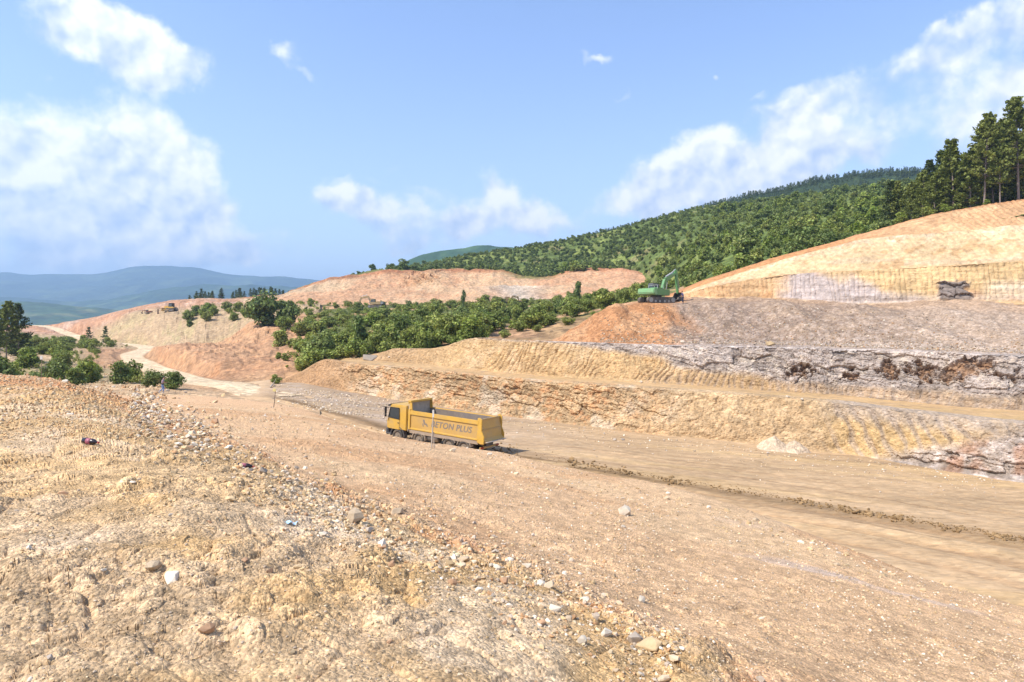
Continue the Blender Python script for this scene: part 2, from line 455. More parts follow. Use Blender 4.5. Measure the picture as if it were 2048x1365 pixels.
# ---- quarry floor with the haul track
k0 = [zp(470, -7.0, 66), zp(560, -7.5, 63), zp(700, -8.5, 51), zp(780, -8.95, 47.5), zp(880, -9.3, 43.5), zp(1000, -9.5, 41), zp(1350, -10, 32), zp(1550, -10.3, 27.5), zp(1850, -10.6, 23.5), zp(2048, -10.75, 21), zp(2250, -10.8, 20)]
k1 = [zp(470, -7.2, 76), zp(560, -7.7, 74), zp(700, -8.25, 63), zp(780, -8.6, 57.5), zp(880, -8.95, 53), zp(1000, -9.15, 50), zp(1150, -9.4, 46.5), zp(1350, -9.7, 42.5), zp(1600, -9.95, 38.8), zp(1850, -10.2, 35.5), zp(2048, -10.35, 33), zp(2250, -10.4, 31.5)]
f1 = [zp(470, -7.6, 94), (600, 765, 92), (700, 785, 86), (850, 810, 78), (1000, 832, 71), (1150, 850, 66.5), (1300, 868, 63), (1450, 882, 60), (1550, 893, 58), (1700, 910, 55), (1800, 927, 52), (1900, 945, 49.5), (2000, 960, 47), (2100, 972, 45), (2250, 985, 43)]
def shift(row, dd, dz=0.0):
    return [(p, YH - (-(y - YH) / F * d + dz) * F / (d + dd), d + dd) for p, y, d in row]
P, cl, vv = loft([k0, k1, f1, shift(f1, 4)], [70, 80, 6], 480, 2250, 2.5, 41)
X, Y = P[..., 0], P[..., 1]; V2 = np.broadcast_to(vv[:, None], X.shape); PX = np.broadcast_to(cl[None, :], X.shape)
dd = (V2 - 1) * np.where(V2 < 1, 12, 18)           # metres across the floor from the mud ridge
ruts = 0
for c0, w_, a_ in ((-1.2, .35, -.07), (-3.2, .4, -.09), (-5.2, .4, -.07), (-2.2, .3, .05), (-4.2, .35, .05), (-7.5, .5, -.05), (4, .6, -.04), (6.2, .6, -.05), (9, .7, -.03)):
    ruts = ruts + a_ * np.exp(-((dd - c0 - .5 * fbm(P, .12, 2, s=int(70 + c0))) / w_) ** 2)
P[..., 2] += .10 * fbm(P, .25, 3, s=71) + ruts * (1 + fbm(P, 1.2, 2, s=72)) + .03 * fbm(P, 2, 3, s=73)
st = P * np.array((.10, 1.0, .3)) + np.stack([0 * X, .35 * X, 0 * X], -1)
base = col3(np.broadcast_to(np.array((.42, .285, .16)), P.shape), (sstep(-.05, .3, fbm(st, .5, 4, s=74)) * .7, np.array((.50, .345, .20))),
    (sstep(.08, .35, fbm(st, .8, 4, s=75)) * .55, np.array((.29, .19, .105))), (sstep(.1, .3, fbm(st, .3, 3, s=76)) * .4, YEL),
    (sstep(-.02, -.07, ruts) * .35, BROWN * 1.5))
grey = sstep(1250, 800, PX) * sstep(.75, 1.25, V2)
base = col3(base, (grey * .7, np.array((.33, .245, .17))), (grey * sstep(.0, .3, fbm(P, .5, 4, s=77)) * .3, LGREY))
damp = np.exp(-((dd + .3 + .7 * fbm(P, .3, 2, s=78)) / (1.7 - .9 * sstep(950, 1300, PX))) ** 2) * np.maximum(sstep(-.45, .0, fbm(st, .9, 3, s=79)), .85 * sstep(1150, 1000, PX)) * (1.0 - .5 * sstep(1200, 1900, PX))
base = col3(base, (np.clip(damp, 0, 1) * .92, np.array((.17, .105, .05))))
lines = 0
for c0, w_ in ((-1.5, .09), (-2.0, .07), (-3.3, .09), (-3.9, .06), (-5.4, .10), (-6.3, .07), (-8.2, .1), (2.4, .12), (4.4, .12), (7.3, .15)):
    lines = lines + np.exp(-((dd - c0 - .45 * fbm(P, .09, 2, s=int(90 + 3 * c0))) / w_) ** 2) * sstep(-.02, .12, fbm(st, .7, 3, s=int(120 + c0)))
base = col3(base, (np.clip(lines, 0, 1) * .55, np.array((.20, .125, .065))))
P[..., 2] -= .035 * np.clip(lines, 0, 1)
base = col3(base, (sstep(590, 500, PX) * .9, np.array((.46, .315, .185))))
P[..., 2] -= .35 * sstep(540, 485, PX)
sheet('quarry_floor', P, np.clip(base, .03, .8), E_ROAD)

def rocky(P, amp, sc, s):
    """broken rock: plates of random height with sharp joints"""
    U = P[..., 0] * .8 + P[..., 1] * .6; W = P[..., 2]
    a, b, r = worley2(U * .95 + .35 * fbm(P, 1.3, 3, s=s), (W * 1.3) + .25 * U + .45 * fbm(P, 1.3, 3, s=s + 1), sc, s)
    return amp * ((r - .5) * 1.2 - .25 * np.exp(-((b - a) / .10) ** 2) - .35 * a), r, b - a
def claw(P, lam, slant, s, jit=.35):
    ph = (P[..., 0] + slant * P[..., 2]) / lam + jit * fbm(P, .35, 2, s=s) * 4 + .30 * fbm(P * np.array((1, 1, .12)), 1.1, 2, s=s + 1)
    g = np.abs((ph % 1.0) * 2 - 1)
    return g, np.floor(ph)
# ---- first bench wall
t1 = [zp(470, -7.9, 99), zp(560, -7.7, 97), (600, 748, 96), (622, 733, 95), (650, 718, 95), (700, 727, 90), (850, 740, 82), (1000, 757, 75), (1150, 767, 70), (1300, 777, 66.5), (1450, 787, 63.5), (1550, 795, 61.5), (1700, 808, 58.5), (1800, 822, 55.5), (1900, 833, 53), (2000, 845, 50.5), (2100, 853, 48.5), (2250, 862, 46)]
b2 = [zp(470, -8, 106), zp(560, -7.8, 104), zp(640, -5.6, 101), (700, 718, 98), (850, 730, 91), (1000, 745, 84), (1150, 756, 78), (1300, 766, 74), (1450, 776, 71), (1550, 782, 69.5), (1700, 793, 67.5), (1800, 803, 64.5), (1900, 812, 62), (2000, 819, 59.5), (2100, 824, 58), (2250, 830, 56)]
t1 = [(p, y, d - 1.5 if p > 600 else d) for p, y, d in t1]
P, cl, vv = loft([shift(f1, -1.0, -.35), f1, t1, shift(t1, 1.6, .05), shift(t1, 2.6, -.12)], [4, 80, 8, 4], 540, 2250, 1.7, 31)
nr = normals(P); X = P[..., 0]; PX = np.broadcast_to(cl[None, :], X.shape); V2 = np.broadcast_to(vv[:, None], X.shape)
v = np.clip(V2 - 1, 0, 1); prof = sstep(0, .12, v) * (1 - .45 * sstep(.9, 1, v)) * (1 - sstep(2.0, 3.0, V2))
rk, rid, jn = rocky(P, .27, 1.1, 80); rk2, rid2, jn2 = rocky(P, .16, 2.4, 83)
zl = sstep(1450, 1150, PX + 120 * fbm(P, .2, 2, s=84)) * sstep(640, 760, PX)
zr = sstep(1860, 1960, PX + 330 * (v - .5) * -1 + 60 * fbm(P, .3, 2, s=85))
zg = sstep(1620, 1700, PX) * (1 - zr)
g, gi = claw(P, .85, .12, 86, .2)
flow = np.abs(fbm(P * np.array((1, 1, .25)), .9, 4, s=87))
disp = .35 * fbm(P, .35, 4, s=88) + (rk + rk2) * np.clip(zl * (.35 + .75 * sstep(.1, .5, v)) + .75 * zr + .10, 0, 1.2) - .22 * g ** 2 * zg * (.3 + 1.1 * sstep(-.2, .2, fbm(P, .4, 3, s=127))) * sstep(1.0, .85, v) * sstep(0, .2, v) + .35 * flow * (1 - zg) * (1 - zr) * .8
disp += .12 * fbm(P, 2.4, 4, .6, s=89) + .16 * (np.abs(fbm(P, 1.3, 4, .6, s=93)) - .12)
P += nr * (disp * prof)[..., None]
n_m = fbm(P, .45, 4, s=90); n_s = fbm(P, 2.2, 3, s=91)
base = col3(np.broadcast_to(np.array((.44, .30, .165)), P.shape), (sstep(0, .3, n_m) * .6, CREAM), (zl * sstep(0, .3, n_s) * .55, ORANGE * .95), (zl * sstep(.1, .4, n_m) * .5, WHITE * .9),
    (sstep(.38, .05, v) * sstep(1000, 1700, PX) * .0, BROWN), (zg * .8, YEL), (zg * sstep(.45, .85, g) * .55, GREY * .95), (zg * sstep(.55, .9, v) * .65, GREY * 1.15),
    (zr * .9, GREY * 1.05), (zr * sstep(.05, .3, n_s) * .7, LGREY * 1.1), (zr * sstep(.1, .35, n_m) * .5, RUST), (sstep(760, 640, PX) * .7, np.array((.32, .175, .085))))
base *= (1 + .35 * (rid - .5) * np.clip(zl + zr, 0, 1) + .4 * n_s)[..., None]
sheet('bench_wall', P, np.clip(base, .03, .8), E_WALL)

# ---- second bench floor
P, cl, vv = loft([shift(t1, .3, -.8), shift(t1, 1.4, -.06), b2, shift(b2, 2, .2)], [3, 24, 4], 600, 2250, 2.5, 31)
X = P[..., 0]; V2 = np.broadcast_to(vv[:, None], X.shape)
P[..., 2] += .12 * fbm(P, .5, 4, s=100) - .06 * np.exp(-((V2 - 1.45) / .08) ** 2) - .06 * np.exp(-((V2 - 1.7) / .08) ** 2)
base = col3(np.broadcast_to(np.array((.46, .30, .15)), P.shape), (sstep(0, .3, fbm(P, .4, 4, s=101)) * .6, YEL), (sstep(.1, .4, fbm(P, .9, 3, s=102)) * .5, np.array((.27, .19, .13))))
sheet('bench_floor', P, base, E_ROAD)

# ---- second bench wall
t2 = [zp(560, -7.6, 106), (640, 722, 103), (700, 716, 101), (760, 706, 97), (790, 697, 95.5), (870, 697, 93.5), (900, 690, 92.5), (930, 678, 91), (970, 675, 89.5), (1020, 680, 87.5), (1100, 682, 84), (1300, 689, 79), (1450, 692, 75.5), (1600, 695, 72.5), (1700, 698, 71), (1800, 702, 68.5), (1900, 705, 66), (2000, 709, 63.5), (2100, 712, 62), (2250, 716, 60)]
t2 = [(p, y, d - 1.9 if p > 930 else d) for p, y, d in t2]
b2w = [q for q in b2 if q[0] >= 640]; b2w = [zp(560, -7.7, 103)] + b2w
P, cl, vv = loft([shift(b2w, -.8, -.3), b2w, t2, shift(t2, 2.5, -.1)], [4, 84, 8], 620, 2250, 1.6, 21)
nr = normals(P); X = P[..., 0]; PX = np.broadcast_to(cl[None, :], X.shape); V2 = np.broadcast_to(vv[:, None], X.shape)
v = np.clip(V2 - 1, 0, 1); prof = sstep(0, .12, v) * (1 - .3 * sstep(.95, 1, v)) * (1 - sstep(2.0, 2.5, V2))
rk, rid, jn = rocky(P, .42, .8, 110); rk2, rid2, jn2 = rocky(P, .20, 1.9, 113); rk2 = rk2 + rocky(P, .08, 4.2, 126)[0]
edge = PX + 500 * (v - .55) + 90 * fbm(P, .15, 3, s=114)
zr = sstep(1290, 1420, edge)
zlow = sstep(.34, .18, v + .12 * fbm(P, .3, 2, s=115)) * sstep(1250, 1350, PX)
g, gi = claw(P, .66, -.45, 116, .55)
zc = np.clip((1 - zr) * sstep(930, 1020, PX) + zlow, 0, 1)
disp = .35 * fbm(P, .3, 4, s=117) + (rk + rk2) * np.clip(zr * .62 * (1 - zlow) + .2, 0, 1) - .15 * g ** 2 * zc * (.1 + 1.2 * sstep(-.15, .25, fbm(P, .3, 3, s=124))) + .13 * fbm(P, 2, 4, .6, s=118) + .16 * (np.abs(fbm(P, 1.2, 4, .6, s=128)) - .12)
# hollows broken out of the hard layer
cav = 0
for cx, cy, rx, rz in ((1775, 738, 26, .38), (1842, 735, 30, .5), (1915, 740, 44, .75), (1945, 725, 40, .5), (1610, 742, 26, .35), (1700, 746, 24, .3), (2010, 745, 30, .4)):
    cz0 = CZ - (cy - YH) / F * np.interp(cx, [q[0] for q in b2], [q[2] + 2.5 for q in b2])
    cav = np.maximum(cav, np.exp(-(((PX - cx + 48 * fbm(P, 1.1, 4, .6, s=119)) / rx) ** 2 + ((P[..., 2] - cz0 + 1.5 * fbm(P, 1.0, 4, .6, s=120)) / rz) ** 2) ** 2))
disp -= .6 * cav
P += nr * (disp * prof)[..., None]
n_m = fbm(P, .4, 4, s=121); n_s = fbm(P, 2.0, 3, s=122)
base = col3(np.broadcast_to(np.array((.45, .30, .15)), P.shape), (sstep(0, .3, n_m) * .6, CREAM), (sstep(.5, .95, g) * .35 * zc, BROWN * 1.6), (zr, np.array((.36, .295, .248))), (zr * sstep(0, .3, n_m) * .6, LGREY * .95), (zr * sstep(.05, .35, n_s) * .4, WHITE * .8),
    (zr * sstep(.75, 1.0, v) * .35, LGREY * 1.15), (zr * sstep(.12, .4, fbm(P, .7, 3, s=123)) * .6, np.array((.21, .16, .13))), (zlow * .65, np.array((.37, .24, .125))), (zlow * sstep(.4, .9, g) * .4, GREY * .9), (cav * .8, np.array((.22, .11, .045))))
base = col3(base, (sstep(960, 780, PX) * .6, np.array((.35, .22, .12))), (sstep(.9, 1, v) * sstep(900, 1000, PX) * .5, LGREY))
base *= (1 + .3 * (rid - .5) * zr + .25 * (rid2 - .5) * zr + .3 * n_s)[..., None]
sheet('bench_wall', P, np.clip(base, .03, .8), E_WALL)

# ---- rubble tipped on the third bench, with the orange heap under the digger
q0 = [zp(980, -1.9, 92), zp(1100, -1.75, 90), (1300, 688, 84), (1450, 690, 80), (1600, 693, 77), (1700, 696, 74), (1800, 699, 71.5), (1900, 703, 69), (2000, 706, 67), (2100, 709, 65), (2250, 713, 63)]
q1 = [zp(980, -2.1, 95), zp(1090, -1.9, 94), (1120, 674, 94), (1160, 648, 94), (1200, 622, 94), (1240, 612, 94.5), (1270, 606, 95), (1370, 607, 95), (1450, 604, 95), (1560, 606, 93), (1620, 608, 92), (1700, 614, 90), (1800, 620, 87), (1900, 628, 84), (2000, 636, 81), (2100, 640, 79), (2250, 645, 77)]
q2 = [zp(980, -3.5, 112), zp(1100, -3, 112), zp(1180, 1.0, 104), zp(1230, 3.0, 104), zp(1270, 3.6, 104), zp(1340, 4.1, 106), (1370, 597, 109), (1400, 594, 107.5), (1450, 595, 105), (1589, 600, 101), (1697, 609, 98), (1800, 607, 95.5), (1879, 604, 93.5), (2048, 603, 90), (2250, 603, 86)]
P, cl, vv = loft([shift(t2, .5, -.35), q0, q1, q2, shift(q2, 2, .4)], [6, 75, 26, 3], 980, 2250, 2.2, 25)
nr = normals(P); X = P[..., 0]; PX = np.broadcast_to(cl[None, :], X.shape); V2 = np.broadcast_to(vv[:, None], X.shape)
v = np.clip(V2 - 1, 0, 1)
fan = fbm(P * np.array((1, .35, .35)), .22, 4, s=130)
rk, rid, jn = rocky(P, .22, 1.6, 131)
og = sstep(1395, 1330, PX + 60 * fbm(P, .25, 3, s=132))
disp = 1.3 * fan * sstep(0, .3, v) * (1 - .6 * sstep(1.9, 2.2, V2)) + .25 * fbm(P, .8, 4, s=133) + rk * sstep(.6, .0, v) * (1 - .7 * og) + .08 * fbm(P, 3, 2, s=134)
pad = np.exp(-((X - Wp(1318, 600, 97).x) / 4.5) ** 2) * sstep(1.75, 2.0, V2)
P += nr * (disp * (1 - .85 * pad) * sstep(.3, 1.3, V2))[..., None]
n_m = fbm(P, .35, 4, s=135); n_s = fbm(P, 2.4, 3, s=136)
RB = np.array((.25, .178, .128))
base = col3(np.broadcast_to(RB, P.shape), (sstep(.0, .35, n_m + .5 * fan) * .6, np.array((.33, .235, .16))), (sstep(1650, 1950, PX) * .75, np.array((.37, .275, .20))), (sstep(.0, .3, n_s) * .35 * (1 - v * .6), LGREY), (sstep(.2, .0, v) * .4, LGREY * .9),
    (sstep(1850, 2050, PX) * sstep(.05, .3, n_m) * .6, LGREY), (og * .95, np.array((.37, .18, .08))), (og * sstep(0, .3, n_m) * .7, np.array((.45, .26, .135))), (sstep(1.9, 2.6, V2) * .4, np.array((.40, .25, .14))))
base *= (1 + .5 * n_s)[..., None]
sheet('rubble_slope', P, np.clip(base, .03, .8), E_RUBBLE)

# ---- the three high cuts on the right
t3 = [(1320, 602, 114), (1370, 589, 110.5), (1400, 579, 108.5), (1450, 568, 106.5), (1560, 550, 103.5), (1650, 544, 101.5), (1750, 540, 98.5), (1850, 534, 96), (1950, 528, 93.5), (2048, 523, 91.5), (2250, 512, 88.5)]
t4 = [(1320, 601, 117), (1370, 584, 113), (1400, 572, 112), (1450, 556, 111), (1495, 541, 110.5), (1560, 521, 109), (1621, 505, 108), (1716, 480, 106), (1800, 471, 103.5), (1893, 465, 101.5), (2026, 451, 99), (2250, 436, 95)]
t5 = [(1320, 600, 120), (1370, 579, 116), (1400, 565, 114.5), (1495, 533, 113.5), (1590, 504, 112), (1684, 481, 110.5), (1732, 465, 110), (1811, 443, 109), (1905, 421, 108), (1953, 412, 107.5), (2048, 398, 106), (2250, 372, 104)]
def back(row, dd, dz):
    return [zp(p, -(y - YH) / F * d + dz, d + dd) for p, y, d in row]
P, cl, vv = loft([shift(q2, -1.5, -.5), q2, t3, shift(t3, 1.3, .0), t4, shift(t4, .7, 0), t5, back(t5, 6, .6)], [5, 66, 5, 60, 4, 50, 10], 1330, 2250, 1.6, 15)
nr = normals(P); X = P[..., 0]; PX = np.broadcast_to(cl[None, :], X.shape); V2 = np.broadcast_to(vv[:, None], X.shape)
g, gi = claw(P, .60, -.12, 140, .16); g4, _ = claw(P, .8, .0, 141, .2)
A = sstep(.95, 1.1, V2) * (1 - sstep(1.97, 2.05, V2)); B = sstep(2.95, 3.1, V2) * (1 - sstep(3.95, 4.05, V2)); D5 = sstep(4.95, 5.05, V2)
vA = np.clip(V2 - 1, 0, 1)
strata = fbm(P * np.array((.12, .12, 1.6)), .8, 4, s=142)
hard = (hsh(gi.astype(np.int64), np.zeros_like(gi, dtype=np.int64), np.zeros_like(gi, dtype=np.int64), 3))
rough3 = sstep(1560, 1430, PX)
disp = A * (-.11 * g ** 2 * (.2 + 1.1 * hard) * sstep(0, .15, vA) + .28 * fbm(P, .35, 3, s=143) + .25 * strata + .3 * rough3 * fbm(P, .9, 4, s=144)) + B * (.22 * strata + .35 * fbm(P, .25, 3, s=145) - .07 * g4 ** 2 * sstep(3.55, 3.85, V2)) + D5 * (.3 * fbm(P, .4, 4, s=146) - .12 * g4 ** 2 * sstep(1850, 1950, PX)) + .08 * fbm(P, 2.2, 4, .6, s=147)
# the dark hard block left standing in the third cut
blk = sstep(1868, 1880, PX + 30 * fbm(P, .5, 3, s=150)) * (1 - sstep(1926, 1936, PX + 30 * fbm(P, .5, 3, s=151)))
zb = P[..., 2]; zlo = np.interp(1900, [q[0] for q in q2], [CZ - (q[1] - YH) / F * q[2] for q in q2])
blk = blk * (1 - sstep(zlo + 2.3, zlo + 2.9, zb + 1.2 * fbm(P, .7, 3, s=152))) * A
rk, rid, jn = rocky(P, .45, 1.1, 153)
disp = disp * (1 - blk) + blk * (.55 + rk * 1.2)
P += nr * (disp * sstep(.6, 1.05, V2) * (1 - .8 * sstep(6, 6.3, V2)))[..., None]
n_m = fbm(P, .3, 4, s=155); n_s = fbm(P, 2.0, 3, s=156)
TAN = np.array((.47, .31, .165))
vert = fbm(P * np.array((1, 1, .15)), .5, 3, s=157)
lilac = sstep(1540, 1600, PX + 60 * fbm(P, .3, 3, s=158) - 50 * (vA - .5)) * sstep(1790, 1700, PX + 190 * (vA - .5) + 70 * fbm(P, .3, 3, s=159))
base = col3(np.broadcast_to(TAN, P.shape), (sstep(0, .3, n_m) * .5, CREAM), (A * sstep(1560, 1680, PX) * .9, np.array((.50, .345, .175))), (A * sstep(1600, 1420, PX) * .8, np.array((.42, .25, .125))), (A * sstep(.1, .4, vert) * .45, ORANGE),
    (A * lilac * .92, np.array((.40, .335, .31))), (A * sstep(.55, .9, g) * .22 * hard, np.array((.28, .18, .09))), (A * sstep(.35, .05, vA) * sstep(1640, 1700, PX) * .6, np.array((.42, .345, .29))), (A * sstep(1950, 2000, PX) * np.exp(-((vA - .35) / .16) ** 2) * .65, WHITE),
    (B * .8, np.array((.52, .375, .215))), (B * sstep(3.62, 3.95, V2) * sstep(-.15, .2, vert) * .7, np.array((.63, .52, .36))), (B * sstep(.02, .25, strata) * .35, np.array((.43, .33, .24))), (B * sstep(.16, .3, vert) * .5, np.array((.38, .21, .09))), (sstep(4.02, 4.1, V2) * .92, np.array((.44, .26, .135))), (D5 * sstep(0, .3, n_m) * sstep(1750, 1900, PX) * .5, np.array((.50, .345, .19))), (D5 * sstep(1800, 1650, PX) * .75, ORANGE * 1.1), (sstep(5.88, 6.0, V2) * .7, np.array((.36, .17, .075))),
    (blk, np.array((.21, .17, .145))))
base = base * (1 + .35 * n_s + .12 * n_m)[..., None]
base *= (1 - .35 * np.exp(-((V2 - 2.0) / .035) ** 2) * 0)[..., None]
sheet('upper_cut', P, np.clip(base, .03, .8), E_SMOOTH)

# ---- wooded ground behind the cuts
g0 = [zp(1000, 22, 335), zp(1200, 24, 330), zp(1290, 20, 300), zp(1330, 5, 190), zp(1400, 6, 135), zp(1500, 9.0, 120), zp(1600, 12, 117), zp(1700, 13.6, 116), zp(1800, 16, 114), zp(1905, 17.6, 112), zp(2048, 19.3, 109.5), zp(2300, 21.5, 107)]
g1 = [zp(1000, 28, 365), zp(1200, 33, 350), zp(1300, 34, 320), zp(1400, 26, 230), zp(1500, 24, 190), zp(1600, 24, 175), zp(1700, 23, 160), zp(1800, 22.5, 150), zp(1905, 23, 145), zp(2048, 24.5, 140), zp(2300, 27, 135)]
g2 = [(560, 568, 440), (680, 556, 440), (740, 545, 440), (870, 525, 435), (1000, 503, 425), (1100, 487, 415), (1200, 468, 405), (1300, 441, 395), (1380, 419, 390), (1500, 404, 390), (1560, 396, 390), (1700, 378, 390), (1850, 360, 380), (2048, 330, 350), (2300, 300, 330)]
g3 = back(g2, 60, -4)
g0 = [zp(560, 8, 340), zp(700, 19, 335), zp(800, 24, 335)] + g0
g1 = [zp(560, 14, 390), zp(700, 25, 385), zp(800, 27, 380)] + g1
P, cl, vv = loft([back(g0, -8, -2.5), g0, g1, g2, g3], [3, 40, 60, 8], 690, 2300, 8, 9)
P[..., 2] += 1.6 * fbm(P, .03, 4, s=160) + .5 * fbm(P, .2, 3, s=161)
n_m = fbm(P, .05, 4, s=162)
base = col3(np.broadcast_to(np.array((.095, .125, .032)), P.shape), (sstep(-.05, .3, n_m), np.array((.16, .185, .048))), (sstep(.22, .45, fbm(P, .08, 4, s=163)) * .6, np.array((.22, .17, .08))))
base *= (1 + .5 * fbm(P, .4, 3, s=164))[..., None]
sheet('hillside', P, base, E_GRASS)

# ---- the far quarry face
fq0 = [zp(480, 5, 262), zp(540, 8.2, 262), zp(700, 8.5, 262), zp(900, 9, 264), zp(1100, 10.5, 262), zp(1300, 13.5, 250), zp(1340, 12, 245)]
fq1 = [zp(480, 10, 285), (560, 597, 288), (600, 586, 290), (700, 582, 292), (800, 577, 294), (900, 573, 296), (975, 570, 296), (1060, 572, 294), (1180, 572, 288), (1300, 566, 275), (1340, 566, 270)]
fq2 = [zp(480, 13, 300), (560, 590, 305), (600, 574, 310), (650, 560, 313), (700, 550, 316), (760, 540, 320), (820, 537, 322), (880, 536, 322), (1010, 540, 322), (1050, 552, 318), (1100, 551, 316), (1130, 542, 318), (1200, 537, 316), (1260, 540, 310), (1300, 550, 300), (1340, 560, 290)]
P, cl, vv = loft([fq0, fq1, shift(fq1, 4, .3), fq2, back(fq2, 12, .8), back(fq2, 60, -2)], [34, 4, 44, 8, 6], 480, 1340, 2.5, 9)
nr = normals(P); X = P[..., 0]; PX = np.broadcast_to(cl[None, :], X.shape); V2 = np.broadcast_to(vv[:, None], X.shape)
slide = np.exp(-((PX - 845) / 38) ** 2) * sstep(2, 2.2, V2) * (1 - sstep(2.8, 3.0, V2))
rk, rid, jn = rocky(P, 1.6, .35, 170)
disp = 1.6 * fbm(P, .06, 4, s=171) + .5 * fbm(P, .35, 4, s=172) + slide * (1.2 + rk * 1.4) - 1.2 * np.exp(-((PX - 850) / 30) ** 2) * sstep(2.85, 3, V2)
gul = np.abs(fbm(P * np.array((1, .3, .3)), .15, 3, s=173))
P += nr * ((disp - 1.2 * gul) * sstep(0, .15, V2))[..., None]
n_m = fbm(P, .06, 4, s=174); n_s = fbm(P, .4, 4, s=175)
SAL = np.array((.45, .27, .155))
base = col3(np.broadcast_to(SAL, P.shape), (sstep(-.1, .25, n_m) * .7, np.array((.50, .345, .205))), (sstep(.0, .3, n_s) * .4, np.array((.36, .16, .075))), (sstep(740, 640, PX) * sstep(2, 2.6, V2) * .75, np.array((.43, .32, .20))),
    (np.exp(-((PX - 1020 + (V2 - 1) * 30) / 45) ** 2) * sstep(1.9, 1.2, V2) * .9, np.array((.36, .30, .235))), (np.exp(-((PX - 1060) / 30) ** 2) * np.exp(-((V2 - 1.2) / .5) ** 2) * .6, WHITE), (sstep(2.75, 2.95, V2) * .75, np.array((.30, .115, .05))), (slide * .45, BROWN * 1.5),
    (np.exp(-((PX - 1060) / 45) ** 2) * sstep(2.55, 2.8, V2) * .8, np.array((.12, .13, .035))), (sstep(3.15, 3.5, V2), np.array((.13, .14, .04))), (sstep(1180, 1250, PX) * .4, np.array((.47, .26, .15))))
base *= (1 + .4 * n_s)[..., None]
sheet('far_quarry', P, np.clip(base, .03, .8), E_FAR)

# ---- scrub-covered slope between the benches and the far quarry
m0 = [zp(560, -7.6, 101), zp(600, -7.0, 101), zp(650, -6.2, 102), zp(700, -5.0, 103), zp(800, -3.8, 103), zp(900, -3.0, 101), zp(950, -2.5, 98), zp(1050, -2.3, 95), zp(1110, -2.3, 95), zp(1200, -2, 103), zp(1300, 0, 113), zp(1400, 3, 116)]
m1 = [zp(560, -4.6, 135), zp(620, -3.8, 135), zp(700, -2.0, 135), zp(900, -.2, 135), zp(1100, 1.5, 135), zp(1200, 3.0, 132), zp(1300, 5.2, 130), zp(1400, 5.8, 126)]
m2 = [zp(560, 0.0, 190), zp(700, 1.8, 190), zp(900, 2.6, 190), zp(1100, 3.6, 190), zp(1200, 5.5, 185), zp(1300, 8.5, 172), zp(1400, 8.5, 150)]
m3 = [zp(560, 8.2, 266), zp(700, 8.6, 266), zp(900, 9.2, 268), zp(1100, 10.8, 266), zp(1300, 14, 252), zp(1400, 14, 200)]
P, cl, vv = loft([back(m0, -3, -1.2), m0, m1, m2, m3], [3, 30, 40, 40], 570, 1400, 5, 9)
P[..., 2] += .9 * fbm(P, .06, 4, s=180) + .3 * fbm(P, .4, 3, s=181)
n_m = fbm(P, .08, 4, s=182)
base = col3(np.broadcast_to(np.array((.11, .12, .035)), P.shape), (sstep(0.0, .25, n_m), np.array((.40, .245, .13))), (np.broadcast_to(sstep(960, 1010, cl)[None, :], n_m.shape) * np.broadcast_to(sstep(2.1, 1.6, vv)[:, None], n_m.shape) * .75, np.array((.36, .215, .12))))
base = col3(base, (np.broadcast_to(sstep(660, 610, cl)[None, :], n_m.shape) * .9, np.array((.40, .225, .12))))
base *= (1 + .5 * fbm(P, .6, 3, s=183))[..., None]
sheet('scrub_slope', P, base, E_GRASS)

